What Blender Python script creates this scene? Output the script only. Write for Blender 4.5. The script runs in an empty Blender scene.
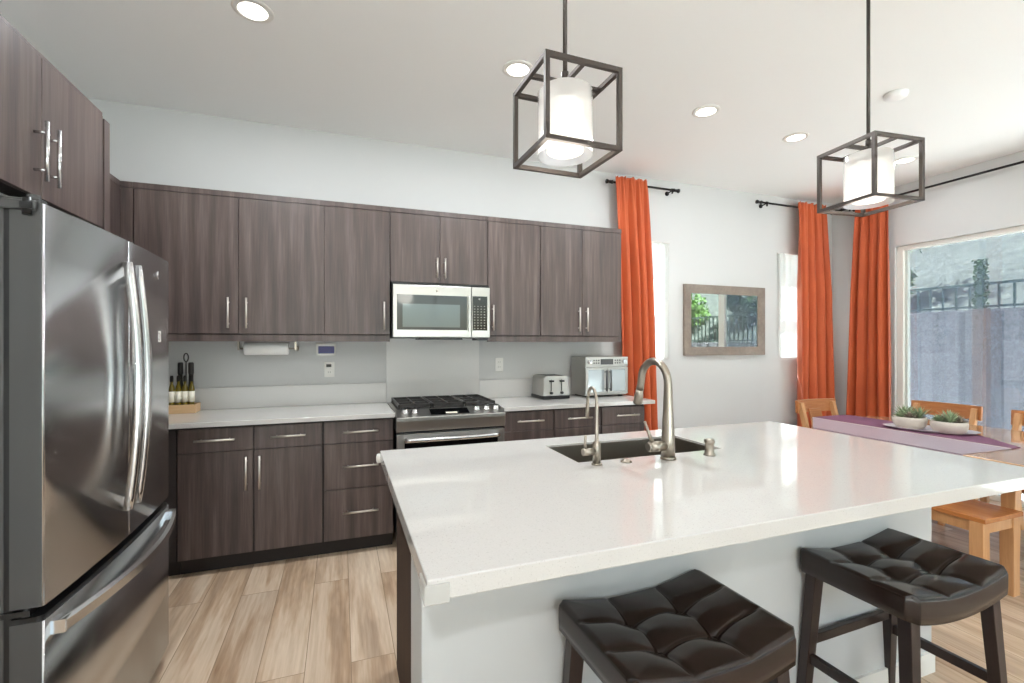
import bpy, bmesh, math, random
from mathutils import Vector, Matrix
random.seed(7)
R = math.radians
S = bpy.context.scene
COL = S.collection

# ------------------------------------------------------------------ camera, world, light, exposure
cd = bpy.data.cameras.new('camera'); cam = bpy.data.objects.new('camera', cd); COL.objects.link(cam)
cam.location = (0, 0, 1.3792); cam.rotation_euler = (R(90), 0, R(-20.033))
cd.sensor_width = 36; cd.lens = 16.4626; cd.shift_y = 0.0018; cd.clip_start = 0.05; cd.clip_end = 200
S.camera = cam
S.view_settings.view_transform = 'Standard'; S.view_settings.look = 'None'
S.view_settings.gamma = 1; S.view_settings.use_curve_mapping = False
S.view_settings.exposure = 0.25
S.cycles.use_denoising = True
S.cycles.max_bounces = 10; S.cycles.diffuse_bounces = 6; S.cycles.glossy_bounces = 5
S.cycles.transmission_bounces = 8; S.cycles.transparent_max_bounces = 16
S.cycles.sample_clamp_indirect = 6

W = bpy.data.worlds.new('world'); S.world = W; W.use_nodes = True
wn = W.node_tree; sky = wn.nodes.new('ShaderNodeTexSky'); sky.sky_type = 'NISHITA'
sky.sun_disc = False; sky.sun_elevation = R(52); sky.sun_rotation = R(200); sky.air_density = 1.0; sky.dust_density = 3.0
wn.links.new(sky.outputs[0], wn.nodes['Background'].inputs[0])
wn.nodes['Background'].inputs[1].default_value = 0.46

def area(name, loc, rot, sx, sy, power, color=(1, 1, 1), shape='RECTANGLE', parent=None):
    l = bpy.data.lights.new(name, 'AREA'); l.shape = shape; l.size = sx; l.size_y = sy; l.energy = power; l.color = color
    o = bpy.data.objects.new(name, l); COL.objects.link(o); o.location = loc; o.rotation_euler = rot
    if parent: o.parent = parent
    return o
REAR = -3.4
sl_ = bpy.data.lights.new('sun', 'SUN'); sl_.energy = 55; sl_.angle = R(1.2); sl_.color = (.96, .98, 1)
sun = bpy.data.objects.new('sun', sl_); COL.objects.link(sun)
# high sun from behind the back wall: it lights the patio and terrace outside, which throw light up to the ceiling
sun.rotation_euler = Vector((-.02, -.38, -.92)).to_track_quat('-Z', 'Y').to_euler()
CAN_W = 18; CAN_DINING_W = 4; CAN_FILL_W = 48; PEND_W = 2

# ------------------------------------------------------------------ materials
def lin(c):
    if isinstance(c, str):
        c = [int(c[i:i+2], 16)/255 for i in (0, 2, 4)]
        c = [x/12.92 if x <= .04045 else ((x+.055)/1.055)**2.4 for x in c]
    return (c[0], c[1], c[2], 1)
class NT:
    def __init__(s, name):
        s.m = bpy.data.materials.new(name); s.m.use_nodes = True; s.t = s.m.node_tree
        s.b = s.t.nodes['Principled BSDF']; s.out = s.t.nodes['Material Output']
    def n(s, typ, **kw):
        x = s.t.nodes.new('ShaderNode' + typ)
        for k, v in kw.items():
            if k in x.inputs: x.inputs[k].default_value = v
            else: setattr(x, k, v)
        return x
    def l(s, a, b): s.t.links.new(a, b)
    def ramp(s, fac, stops):
        r = s.n('ValToRGB'); e = r.color_ramp.elements
        while len(e) < len(stops): e.new(0.5)
        for i, (p, c) in enumerate(stops): e[i].position = p; e[i].color = lin(c)
        s.l(fac, r.inputs[0]); return r.outputs[0]
    def noise(s, vec, scale, detail=3, rough=.5):
        x = s.n('TexNoise'); x.inputs['Scale'].default_value = scale; x.inputs['Detail'].default_value = detail
        x.inputs['Roughness'].default_value = rough
        if vec is not None: s.l(vec, x.inputs['Vector'])
        return x.outputs['Fac']
    def mapping(s, src, scale=(1, 1, 1), rot=(0, 0, 0), loc=(0, 0, 0)):
        m = s.n('Mapping'); m.inputs['Scale'].default_value = scale; m.inputs['Rotation'].default_value = rot
        m.inputs['Location'].default_value = loc; s.l(src, m.inputs['Vector']); return m.outputs[0]
    def mix(s, fac, a, b, mode='MIX'):
        x = s.n('MixRGB'); x.blend_type = mode
        for i, v in ((0, fac), (1, a), (2, b)):
            if hasattr(v, 'links'): s.l(v, x.inputs[i])
            elif i == 0: x.inputs[0].default_value = v
            else: x.inputs[i].default_value = lin(v)
        return x.outputs[0]
    def bump(s, h, strength=.2, dist=.01):
        x = s.n('Bump'); x.inputs['Strength'].default_value = strength; x.inputs['Distance'].default_value = dist
        s.l(h, x.inputs['Height']); s.l(x.outputs[0], s.b.inputs['Normal'])
    def objco(s): return s.n('TexCoord').outputs['Object']
    def pos(s): return s.n('NewGeometry').outputs['Position']
def mat(name, color, rough=.5, metal=0, spec=.5, bumpscale=None, bumpst=.1, coat=0, emit=None, est=0, var=0):
    t = NT(name); b = t.b
    b.inputs['Base Color'].default_value = lin(color); b.inputs['Roughness'].default_value = rough
    b.inputs['Metallic'].default_value = metal; b.inputs['Specular IOR Level'].default_value = spec
    b.inputs['Coat Weight'].default_value = coat
    if emit is not None:
        b.inputs['Emission Color'].default_value = lin(emit); b.inputs['Emission Strength'].default_value = est
    co = t.objco()
    if bumpscale: t.bump(t.noise(co, bumpscale, 4), bumpst, .002)
    if var:
        c = lin(color); f = t.noise(co, 9, 4)
        t.l(t.ramp(f, [(.3, [x*(1-var) for x in c[:3]]), (.7, [min(1, x*(1+var)) for x in c[:3]])]), b.inputs['Base Color'])
    return t.m
def wood(name, cols, grain=(70, 70, 2.0), rough=.45, band=(9, 9, .25), objspace=False, contrast=.5):
    """streaky wood with its grain along z (scale says otherwise)"""
    t = NT(name); src = t.objco() if objspace else t.pos()
    a = t.noise(t.mapping(src, band), 1.0, 3, .55)
    g = t.noise(t.mapping(src, grain), 1.0, 5, .65)
    f = t.mix(contrast, a, g)
    t.l(t.ramp(f, list(zip((.32, .5, .68), cols))), t.b.inputs['Base Color'])
    t.b.inputs['Roughness'].default_value = rough
    t.bump(g, .06, .002)
    return t.m
def steel(name, color, rough=.25, dirn=(2, 2, 160), aniso=0.0):
    t = NT(name); t.b.inputs['Base Color'].default_value = lin(color); t.b.inputs['Metallic'].default_value = 1
    g = t.noise(t.mapping(t.objco(), dirn), 1.0, 3)
    mr = t.n('MapRange'); t.l(g, mr.inputs[0]); mr.inputs[3].default_value = rough*.8; mr.inputs[4].default_value = rough*1.25
    t.l(mr.outputs[0], t.b.inputs['Roughness']); t.b.inputs['Anisotropic'].default_value = aniso
    return t.m
def front(t, fac):
    """fac on the outer side of a thin pane, none on its inner side"""
    g = t.n('NewGeometry'); x = t.n('Math'); x.operation = 'SUBTRACT'; x.inputs[0].default_value = 1; t.l(g.outputs['Backfacing'], x.inputs[1])
    y = t.n('Math'); y.operation = 'MULTIPLY'; t.l(fac, y.inputs[0]); t.l(x.outputs[0], y.inputs[1]); return y.outputs[0]
def glassy(name, tint, alpha, rough=.02):
    """thin pane: mostly see-through, with its own reflection"""
    t = NT(name); tr = t.n('BsdfTransparent'); tr.inputs[0].default_value = lin(tint)
    gl = t.n('BsdfGlossy'); gl.inputs['Roughness'].default_value = rough
    fr = t.n('Fresnel'); fr.inputs[0].default_value = 1.45
    mx = t.n('MixShader'); t.l(front(t, fr.outputs[0]), mx.inputs[0]); t.l(tr.outputs[0], mx.inputs[1]); t.l(gl.outputs[0], mx.inputs[2])
    t.l(mx.outputs[0], t.out.inputs[0]); return t.m

M = {}
M['wall'] = mat('wall_paint', 'cdcdcc', .85, bumpscale=180, bumpst=.05)
M['ceiling'] = mat('ceiling_paint', 'f5f5f4', .9, bumpscale=160, bumpst=.05)
M['white_trim'] = mat('white_trim', 'e2e0da', .5)
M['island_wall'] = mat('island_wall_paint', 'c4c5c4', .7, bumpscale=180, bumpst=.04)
M['cab'] = wood('cabinet_wood', ['3a3030', '50433f', '685a55'], grain=(150, 150, 5), band=(22, 22, 1.1), rough=.42, contrast=.3)
M['cab_dark'] = mat('cabinet_shadow_gap', '2c2523', .6)
M['toe'] = mat('toe_kick', '241d1a', .6)
M['isl_side'] = wood('island_side_wood', ['2c1a10', '3a2415', '48301d'], grain=(120, 120, 3), band=(20, 20, .5), rough=.75)
M['steel'] = mat('brushed_steel', 'bbb9b5', .33, 1)
def brushed_vertical():
    t = NT('fridge_steel'); b = t.b; b.inputs['Base Color'].default_value = lin('d2d4d6'); b.inputs['Metallic'].default_value = 1
    b.inputs['Roughness'].default_value = .2; b.inputs['Anisotropic'].default_value = .85; b.inputs['Anisotropic Rotation'].default_value = .25
    tg = t.n('Tangent'); tg.direction_type = 'RADIAL'; tg.axis = 'Z'; t.l(tg.outputs[0], b.inputs['Tangent']); return t.m
M['fridge'] = brushed_vertical()
M['fridge_side'] = mat('fridge_side_grey', '474747', .45, .2)
M['handle'] = mat('handle_steel', 'd6d6d6', .22, 1)
M['nickel'] = mat('brushed_nickel', 'aaa195', .3, 1)
M['pull'] = mat('satin_pull', 'd6d0c8', .34, .9)
M['black'] = mat('black_plastic', '101011', .35)
M['black_glass'] = mat('black_glass', '08090a', .04, spec=.6)
M['mw_glass'] = mat('microwave_glass', '3b3e40', .06, .35, spec=.8)
M['mw_pane'] = mat('microwave_pane', '6a7376', .1, .45)
M['oven_glass'] = mat('oven_glass', 'b9c1c3', .12, .4)
M['iron'] = mat('cast_iron', '2a2725', .42, bumpscale=200)
M['bronze'] = mat('dark_bronze', '4a423e', .38, .5)
M['rod'] = mat('black_rod', '1c1a19', .35, .4)
M['white_plastic'] = mat('white_plastic', 'e9e7e2', .35)
M['paper'] = mat('paper_towel', 'f2f1ee', .95, bumpscale=120, bumpst=.2)
M['screen_blue'] = mat('panel_screen', '1d2050', .12, emit='20245c', est=.35)
M['sink'] = mat('sink_steel', '8f877c', .42, 1)
M['soil'] = mat('soil', '3c2e24', .95, bumpscale=90, bumpst=.5)
M['ceramic'] = mat('cream_ceramic', 'cbc1b5', .5, var=.05)
M['plate'] = mat('dark_plate', 'cfc6c9', .25)
M['leaf'] = mat('succulent_leaf', '8fa07c', .5, var=.2)
M['leaf_red'] = mat('succulent_leaf_dusky', '8d7f70', .5, var=.25)
M['oil'] = mat('oil_bottle', '6a5a14', .08, coat=.6, var=.25)
M['label'] = mat('bottle_label', 'e6e0cf', .7)
M['key'] = mat('key_print', '8d8d88', .6)
M['cork'] = mat('black_pourer', '191613', .4)
M['beech'] = wood('pale_beech', ['c39a6b', 'cba67b', 'd8b58c'], grain=(6, 70, 70), band=(1, 10, 10), rough=.45, objspace=True)
M['oak'] = wood('honey_oak', ['96592e', 'ab6c3b', 'bd8049'], grain=(60, 4, 60), band=(9, .6, 9), rough=.2, objspace=True)
M['oakx'] = wood('honey_oak_rail', ['94582f', 'a96c40', 'bb8052'], grain=(4, 60, 60), band=(.6, 9, 9), rough=.36, objspace=True)
M['oakz'] = wood('honey_oak_post', ['ae7c50', 'be8d5f', 'cfa074'], grain=(60, 60, 4), band=(9, 9, .6), rough=.4, objspace=True)
M['table'] = wood('glossy_table_wood', ['b0855f', 'c19872', 'cfab87'], grain=(60, 4, 60), band=(9, .6, 9), rough=.12, objspace=True); M['table'].node_tree.nodes['Principled BSDF'].inputs['Coat Weight'].default_value = .8
M['runner'] = mat('purple_cloth', '74455f', .7, bumpscale=400, bumpst=.2, var=.1)
M['runner2'] = mat('lavender_cloth', 'a08f98', .4, bumpscale=400, bumpst=.2)
M['leather'] = mat('dark_leather', '1f130e', .2, spec=.42, bumpscale=160, bumpst=.06, var=.2, coat=0)
M['espresso'] = wood('espresso_wood', ['1a1110', '241816', '2e201c'], grain=(60, 60, 4), band=(8, 8, .6), rough=.28, objspace=True)
M['frame'] = wood('greybrown_frame', ['74675e', '82756b', '918378'], grain=(30, 30, 30), band=(5, 5, 5), rough=.5, objspace=True)
M['mirror'] = mat('framed_glass', 'd7dcd9', .015, 1)
M['glass'] = glassy('window_glass', 'eef3f2', 1)
M['lens'] = mat('lamp_lens', 'ffffff', .5, emit='fff6e8', est=3.0)
M['clear_guard'] = None
M['concrete'] = mat('yard_concrete', 'c2c2c0', .9, bumpscale=30, bumpst=.3, var=.1)
M['fence'] = mat('green_fence_paint', '2a3f38', .5, .2)
M['ivy'] = mat('ivy_leaf', '2f4a24', .6, var=.35)
M['pilaster'] = mat('brown_block', '57463e', .9, bumpscale=40, bumpst=.3, var=.15)
M['bark'] = mat('bark', '4e4036', .9, bumpscale=40, bumpst=.5)

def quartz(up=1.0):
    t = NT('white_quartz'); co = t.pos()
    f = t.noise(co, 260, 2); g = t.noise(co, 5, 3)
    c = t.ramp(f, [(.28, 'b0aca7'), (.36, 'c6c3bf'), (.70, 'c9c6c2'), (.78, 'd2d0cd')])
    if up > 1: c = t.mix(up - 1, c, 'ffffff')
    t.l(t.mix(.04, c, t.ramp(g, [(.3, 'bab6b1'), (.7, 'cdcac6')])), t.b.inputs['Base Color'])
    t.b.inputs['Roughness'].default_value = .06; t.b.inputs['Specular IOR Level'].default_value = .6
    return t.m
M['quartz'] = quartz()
M['splash'] = quartz(1.35); M['splash'].name = 'lightened_quartz'; M['splash'].node_tree.nodes['Principled BSDF'].inputs['Roughness'].default_value = .38  # same stone as the counter, lightened to offset shade under the wall cabinets
def planks():
    t = NT('oak_plank_floor'); p = t.pos()
    sx = t.n('SeparateXYZ'); t.l(p, sx.inputs[0])
    cb = t.n('CombineXYZ'); t.l(sx.outputs[1], cb.inputs[0]); t.l(sx.outputs[0], cb.inputs[1])
    def brick(c1, c2, mortar, off):
        b = t.n('TexBrick'); b.offset = .37; b.offset_frequency = 2
        b.inputs['Color1'].default_value = lin(c1); b.inputs['Color2'].default_value = lin(c2); b.inputs['Mortar'].default_value = lin(mortar)
        b.inputs['Scale'].default_value = 1; b.inputs['Mortar Size'].default_value = .0016; b.inputs['Mortar Smooth'].default_value = .3
        b.inputs['Brick Width'].default_value = 1.22; b.inputs['Row Height'].default_value = .184; b.inputs['Bias'].default_value = off
        t.l(t.mapping(cb.outputs[0], loc=(.3, .144, 0)), b.inputs['Vector']); return b
    b1 = brick('ffffff', '000000', '000000', 0)
    # a random number per plank shifts the grain and picks the tone
    wv = t.n('TexWhiteNoise'); wv.noise_dimensions = '1D'; t.l(b1.outputs['Color'], wv.inputs['W'])
    tone = t.ramp(b1.outputs['Color'], [(0, '8c6c50'), (.3, 'bfa488'), (.65, 'd8c2aa'), (1, 'a68566')])
    sc = t.n('Vector' + 'Math'); sc.operation = 'ADD'; t.l(p, sc.inputs[0])
    cz = t.n('CombineXYZ'); t.l(wv.outputs['Value'], cz.inputs[2]); t.l(wv.outputs['Value'], cz.inputs[1]); t.l(cz.outputs[0], sc.inputs[1])
    mp = t.mapping(sc.outputs[0], (1, 1, 9))
    g1 = t.noise(t.mapping(mp, (60, 2.6, 1)), 1, 5, .6); g2 = t.noise(t.mapping(mp, (9, 1.1, 1)), 1, 4, .6)
    k = t.ramp(g2, [(.38, '6e4f36'), (.48, 'b2967b'), (.58, 'dccbb6')])
    c = t.mix(.5, tone, k, 'MIX')
    c = t.mix(.2, c, t.ramp(g1, [(.34, '85674c'), (.66, 'e4d4c0')]), 'MIX')
    c = t.mix(b1.outputs['Fac'], c, '7d664f')
    t.l(c, t.b.inputs['Base Color']); t.b.inputs['Roughness'].default_value = .36
    t.bump(g1, .05, .002)
    return t.m
M['floor'] = planks()
def curtain_mat():
    t = NT('rust_orange_fabric'); co = t.objco()
    f = t.noise(t.mapping(co, (500, 500, 500)), 1, 2); g = t.noise(co, 3, 3)
    t.l(t.ramp(g, [(.3, 'b04a20'), (.7, 'bd5526')]), t.b.inputs['Base Color'])
    t.b.inputs['Roughness'].default_value = .7; t.b.inputs['Sheen Weight'].default_value = .15
    t.bump(f, .15, .001)
    tl = t.n('BsdfTranslucent'); tl.inputs[0].default_value = lin('c25a2a')
    mx = t.n('MixShader'); mx.inputs[0].default_value = .05
    t.l(t.b.outputs[0], mx.inputs[1]); t.l(tl.outputs[0], mx.inputs[2]); t.l(mx.outputs[0], t.out.inputs[0])
    return t.m
M['curtain'] = curtain_mat()
def translucent(name, color, fac, transp=0):
    t = NT(name); t.b.inputs['Base Color'].default_value = lin(color); t.b.inputs['Roughness'].default_value = .6
    tl = t.n('BsdfTranslucent'); tl.inputs[0].default_value = lin(color)
    mx = t.n('MixShader'); mx.inputs[0].default_value = fac
    t.l(t.b.outputs[0], mx.inputs[1]); t.l(tl.outputs[0], mx.inputs[2]); o = mx.outputs[0]
    if transp:
        tr = t.n('BsdfTransparent'); m2 = t.n('MixShader'); m2.inputs[0].default_value = transp
        t.l(o, m2.inputs[1]); t.l(tr.outputs[0], m2.inputs[2]); o = m2.outputs[0]
    t.l(o, t.out.inputs[0]); return t.m
M['sheer'] = translucent('sheer_white', 'cfcfcb', .4, .06)
M['clear_guard'] = translucent('clear_guard', 'efefec', .5, .55)
M['leafy'] = translucent('tree_leaf', '4c6a2c', .35)
M['leafy2'] = translucent('tree_leaf_dark', '30492a', .3)
def shade_outer():
    t = NT('seeded_outer_glass'); tr = t.n('BsdfTransparent'); tr.inputs[0].default_value = lin('f7f5f2')
    d = t.n('BsdfTranslucent'); d.inputs[0].default_value = lin('ffffff')
    m1 = t.n('MixShader'); m1.inputs[0].default_value = .6
    t.l(tr.outputs[0], m1.inputs[1]); t.l(d.outputs[0], m1.inputs[2])
    gl = t.n('BsdfGlossy'); gl.inputs['Roughness'].default_value = .05; fr = t.n('Fresnel'); fr.inputs[0].default_value = 1.4
    m2 = t.n('MixShader'); t.l(front(t, fr.outputs[0]), m2.inputs[0]); t.l(m1.outputs[0], m2.inputs[1]); t.l(gl.outputs[0], m2.inputs[2])
    t.l(m2.outputs[0], t.out.inputs[0]); return t.m
M['shade_outer'] = shade_outer()
M['shade_inner'] = mat('lit_frosted_glass', 'f4f1ec', .5, emit='fff6ea', est=.35)
def insect():
    t = NT('insect_mesh'); f = t.noise(t.pos(), 48, 2, .6)
    mr = t.n('MapRange'); t.l(f, mr.inputs[0]); mr.inputs[1].default_value = .3; mr.inputs[2].default_value = .7
    mr.inputs[3].default_value = .27; mr.inputs[4].default_value = .46
    tr = t.n('BsdfTransparent'); d = t.b; d.inputs['Base Color'].default_value = lin('6a7180'); d.inputs['Roughness'].default_value = .9
    tl = t.n('BsdfTranslucent'); tl.inputs[0].default_value = lin('6f7686')
    m1 = t.n('MixShader'); m1.inputs[0].default_value = .5; t.l(d.outputs[0], m1.inputs[1]); t.l(tl.outputs[0], m1.inputs[2])
    m2 = t.n('MixShader'); t.l(mr.outputs[0], m2.inputs[0]); t.l(tr.outputs[0], m2.inputs[1]); t.l(m1.outputs[0], m2.inputs[2])
    t.l(m2.outputs[0], t.out.inputs[0]); return t.m
M['insect'] = insect()
def blockwall():
    t = NT('grey_block_wall'); p = t.pos()
    sx = t.n('SeparateXYZ'); t.l(p, sx.inputs[0]); cb = t.n('CombineXYZ'); t.l(sx.outputs[1], cb.inputs[0]); t.l(sx.outputs[2], cb.inputs[1])
    b = t.n('TexBrick'); t.l(cb.outputs[0], b.inputs['Vector'])
    for k, v in (('Color1', lin('5f5d60')), ('Color2', lin('68666a')), ('Mortar', lin('7c7a7d')), ('Scale', 1), ('Mortar Size', .006), ('Brick Width', .4), ('Row Height', .2)): b.inputs[k].default_value = v
    n = t.noise(p, 14, 5, .7)
    t.l(t.mix(.35, b.outputs['Color'], t.ramp(n, [(.3, '4a484b'), (.7, '7e7c82')])), t.b.inputs['Base Color'])
    t.b.inputs['Roughness'].default_value = .95; return t.m
M['block'] = blockwall()
def hillside():
    t = NT('dry_hillside'); n = t.noise(t.pos(), 7, 6, .75)
    t.l(t.ramp(n, [(.36, '1d211d'), (.5, '343833'), (.64, '4d4f4a')]), t.b.inputs['Base Color']); t.b.inputs['Roughness'].default_value = .95; return t.m
M['hill'] = hillside()

# ------------------------------------------------------------------ mesh building
class MB:
    def __init__(s): s.v = []; s.f = []; s.sm = []
    def add(s, vs, fs, smooth=False):
        o = len(s.v); s.v += [tuple(v) for v in vs]; s.f += [tuple(i + o for i in f) for f in fs]; s.sm += [smooth]*len(fs); return s
    def box(s, x0, x1, y0, y1, z0, z1):
        if x0 > x1: x0, x1 = x1, x0
        if y0 > y1: y0, y1 = y1, y0
        if z0 > z1: z0, z1 = z1, z0
        vs = [(x0,y0,z0),(x1,y0,z0),(x1,y1,z0),(x0,y1,z0),(x0,y0,z1),(x1,y0,z1),(x1,y1,z1),(x0,y1,z1)]
        return s.add(vs, [(3,2,1,0),(4,5,6,7),(0,1,5,4),(1,2,6,5),(2,3,7,6),(3,0,4,7)])
    def hexa(s, bot, top):
        return s.add(list(bot) + list(top), [(3,2,1,0),(4,5,6,7),(0,1,5,4),(1,2,6,5),(2,3,7,6),(3,0,4,7)])
    def bar(s, a, b, w, h, up=(0, 0, 1), w2=None, h2=None):
        """square bar from a to b"""
        a, b = Vector(a), Vector(b); d = (b - a).normalized(); u = Vector(up)
        if abs(d.dot(u)) > .98: u = Vector((0, 1, 0))
        x = d.cross(u).normalized(); y = x.cross(d).normalized(); w2 = w2 or w; h2 = h2 or h
        q = lambda c, w, h: [c - x*w/2 - y*h/2, c + x*w/2 - y*h/2, c + x*w/2 + y*h/2, c - x*w/2 + y*h/2]
        return s.add(q(a, w, h) + q(b, w2, h2), [(0,1,2,3),(7,6,5,4),(1,0,4,5),(2,1,5,6),(3,2,6,7),(0,3,7,4)])
    def prism(s, poly, z0, z1, axis='z', smooth=False):
        n = len(poly); f = {'z': lambda p, h: (p[0], p[1], h), 'y': lambda p, h: (p[0], h, p[1]), 'x': lambda p, h: (h, p[0], p[1])}[axis]
        vs = [f(p, z0) for p in poly] + [f(p, z1) for p in poly]
        s.add(vs, [tuple(range(n)), tuple(range(2*n - 1, n - 1, -1))])
        o = len(s.v) - 2*n
        for i in range(n):
            j = (i + 1) % n; s.f.append((o + j, o + i, o + n + i, o + n + j)); s.sm.append(smooth)
        return s
    def tube(s, pts, r, n=12, cap=True, flat=None):
        """round tube along pts; r number or list; flat=(sx,sy) scales the section"""
        pts = [Vector(p) for p in pts]; m = len(pts); rr = r if isinstance(r, (list, tuple)) else [r]*m
        vs = []; prev = None
        for i, p in enumerate(pts):
            t = (pts[min(i+1, m-1)] - pts[max(i-1, 0)]).normalized()
            if prev is None:
                u = Vector((0, 0, 1)) if abs(t.z) < .9 else Vector((0, 1, 0)); x = t.cross(u).normalized()
            else: x = (prev - t*prev.dot(t)).normalized()
            prev = x; y = t.cross(x)
            for k in range(n):
                a = 2*math.pi*k/n; vs.append(p + (x*math.cos(a) + y*math.sin(a))*rr[i])
        fs = [(i*n + k, i*n + (k+1) % n, (i+1)*n + (k+1) % n, (i+1)*n + k) for i in range(m-1) for k in range(n)]
        s.add(vs, fs, True)
        if cap:
            o = len(s.v) - len(vs); s.f += [tuple(o + k for k in reversed(range(n))), tuple(o + (m-1)*n + k for k in range(n))]; s.sm += [False, False]
        return s
    def lathe(s, prof, c=(0, 0, 0), n=28, smooth=True):
        m = len(prof); vs = [(c[0] + r*math.cos(2*math.pi*k/n), c[1] + r*math.sin(2*math.pi*k/n), c[2] + z) for r, z in prof for k in range(n)]
        fs = [(i*n + k, i*n + (k+1) % n, (i+1)*n + (k+1) % n, (i+1)*n + k) for i in range(m-1) for k in range(n)]
        s.add(vs, fs, smooth); o = len(s.v) - len(vs)
        s.f += [tuple(o + k for k in reversed(range(n))), tuple(o + (m-1)*n + k for k in range(n))]; s.sm += [False, False]
        return s
    def cyl(s, a, b, r, n=20): return s.tube([a, b], r, n)
    def xf(s, mx):
        s.v = [tuple(mx @ Vector(v)) for v in s.v]; return s

def build(name, mb, m, parent=None, off=(0, 0, 0), bevel=0, seg=2, extra=None):
    me = bpy.data.meshes.new(name); ox, oy, oz = off
    me.from_pydata([(x - ox, y - oy, z - oz) for x, y, z in mb.v], [], mb.f)
    me.polygons.foreach_set('use_smooth', mb.sm); me.materials.append(m)
    if extra:
        for e in extra: me.materials.append(e)
    bm = bmesh.new(); bm.from_mesh(me); bmesh.ops.recalc_face_normals(bm, faces=bm.faces); bm.to_mesh(me); bm.free()
    me.update()
    o = bpy.data.objects.new(name, me); COL.objects.link(o)
    if bevel:
        b = o.modifiers.new('bevel', 'BEVEL'); b.width = bevel; b.segments = seg; b.limit_method = 'ANGLE'; b.angle_limit = R(40); b.harden_normals = False
    if parent: o.parent = parent
    return o
def tag(o, label=None, cat=None, group=None, kind=None):
    if label: o['label'] = label
    if cat: o['category'] = cat
    if group: o['group'] = group
    if kind: o['kind'] = kind
    return o
def struct(name, mb, m, bevel=0, parent=None):
    o = build(name, mb, m, parent, bevel=bevel)
    if not parent: o['kind'] = 'structure'
    return o
class Thing:
    """an Empty at the base of a thing; parts are given in world coordinates unless local=True"""
    def __init__(s, name, label, cat, loc, rotz=0, group=None, local=False):
        s.o = bpy.data.objects.new(name, None); COL.objects.link(s.o); s.o.empty_display_size = .1
        s.o.location = loc; s.o.rotation_euler = (0, 0, rotz); tag(s.o, label, cat, group)
        s.off = (0, 0, 0) if local else loc
    def part(s, name, mb, m, parent=None, bevel=0, seg=2, label=None, kind=None):
        p = build(name, mb, m, parent or s.o, s.off, bevel, seg); tag(p, label, kind=kind); return p
def single(name, mb, m, label, cat, loc, group=None, bevel=0, seg=2, kind=None):
    o = build(name, mb, m, None, loc, bevel, seg); o.location = loc; return tag(o, label, cat, group, kind)
def copy_tree(o, parent=None):
    c = o.copy(); COL.objects.link(c)
    if parent: c.parent = parent
    for ch in list(o.children): copy_tree(ch, c)
    return c

# ------------------------------------------------------------------ room shell
XL, XR, YB, ZC = -1.6, 5.354, 3.836, 2.99
T = .14
floor_ = struct('floor', MB().box(XL - T, XR + T, REAR - T, YB + T, -.1, 0), M['floor'])
struct('ceiling', MB().box(XL - T, XR + T, REAR - T, YB + T, ZC, ZC + .12), M['ceiling'])
LY0, LY1, LZ = -3.0, .45, 2.45
struct('wall_left', MB().box(XL - T, XL, REAR - T, YB + T, 0, ZC), M['wall'])
WZ0, WZ1 = 1.233, 2.36
W1 = (2.56, 3.032); W2 = (4.515, 5.12)
wb = MB()
wb.box(XL, W1[0], YB, YB + T, 0, ZC).box(W1[1], W2[0], YB, YB + T, 0, ZC).box(W2[1], XR + T, YB, YB + T, 0, ZC)
for w in (W1, W2): wb.box(w[0], w[1], YB, YB + T, 0, WZ0).box(w[0], w[1], YB, YB + T, WZ1, ZC)
struct('wall_back', wb, M['wall'])
DY0, DY1, DZ = 1.02, 3.18, 2.372
wr = MB().box(XR, XR + T, REAR - T, LY0, 0, ZC).box(XR, XR + T, LY1, DY0, 0, ZC).box(XR, XR + T, LY0, LY1, LZ, ZC).box(XR, XR + T, DY1, YB, 0, ZC).box(XR, XR + T, DY0, DY1, DZ, ZC)
struct('wall_right', wr, M['wall'])
RX0, RX1, RZ = -1.1, 5.0, 2.6  # rear opening widened past the mirrored window to let in more daylight
wq = MB().box(XL, RX0, REAR - T, REAR, 0, ZC).box(RX1, XR, REAR - T, REAR, 0, ZC).box(RX0, RX1, REAR - T, REAR, RZ, ZC)
struct('wall_rear', wq, M['wall'])
# rear glazed doors (behind the camera, mirrored in the microwave and the counters)
f = MB()
for x in (RX0, .41, 1.915, 3.42, RX1 - .07): f.box(x, x + .07, REAR - .09, REAR - .03, 0, RZ)
f.box(RX0, RX1, REAR - .09, REAR - .03, 0, .09).box(RX0, RX1, REAR - .09, REAR - .03, RZ - .08, RZ)
wf = struct('window_4', f, M['white_trim'])
struct('window_pane', MB().box(RX0 + .07, RX1 - .07, REAR - .063, REAR - .057, .09, RZ - .08), M['glass'], parent=wf)
# added unseen glazed opening in the right wall, lets daylight onto the left side
f = MB(); xa, xb = XR + .03, XR + .09
for y in (LY0, -1.31, LY1 - .07): f.box(xa, xb, y, y + .07, 0, LZ)
f.box(xa + .002, xb - .002, LY0 + .07, LY1 - .07, 0, .09).box(xa + .002, xb - .002, LY0 + .07, LY1 - .07, LZ - .08, LZ)
wf = struct('added_window', f, M['white_trim'])
struct('window_pane', MB().box(XR + .057, XR + .063, LY0 + .07, LY1 - .07, .09, LZ - .08), M['glass'], parent=wf)
# back wall windows
for n, w in (('window_1', W1), ('window_2', W2)):
    f = MB(); y0, y1 = YB + .06, YB + .11
    f.box(w[0], w[0] + .04, y0, y1, WZ0, WZ1).box(w[1] - .04, w[1], y0, y1, WZ0, WZ1)
    f.box(w[0] + .04, w[1] - .04, y0, y1, WZ0, WZ0 + .04).box(w[0] + .04, w[1] - .04, y0, y1, WZ1 - .04, WZ1)
    f.box(w[0] + .04, w[1] - .04, y0, y1, 1.78, 1.815)
    wo = struct(n, f, M['white_trim'])
    struct('window_pane', MB().box(w[0] + .04, w[1] - .04, y0 + .022, y0 + .028, WZ0 + .04, WZ1 - .04), M['glass'], parent=wo)
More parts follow.
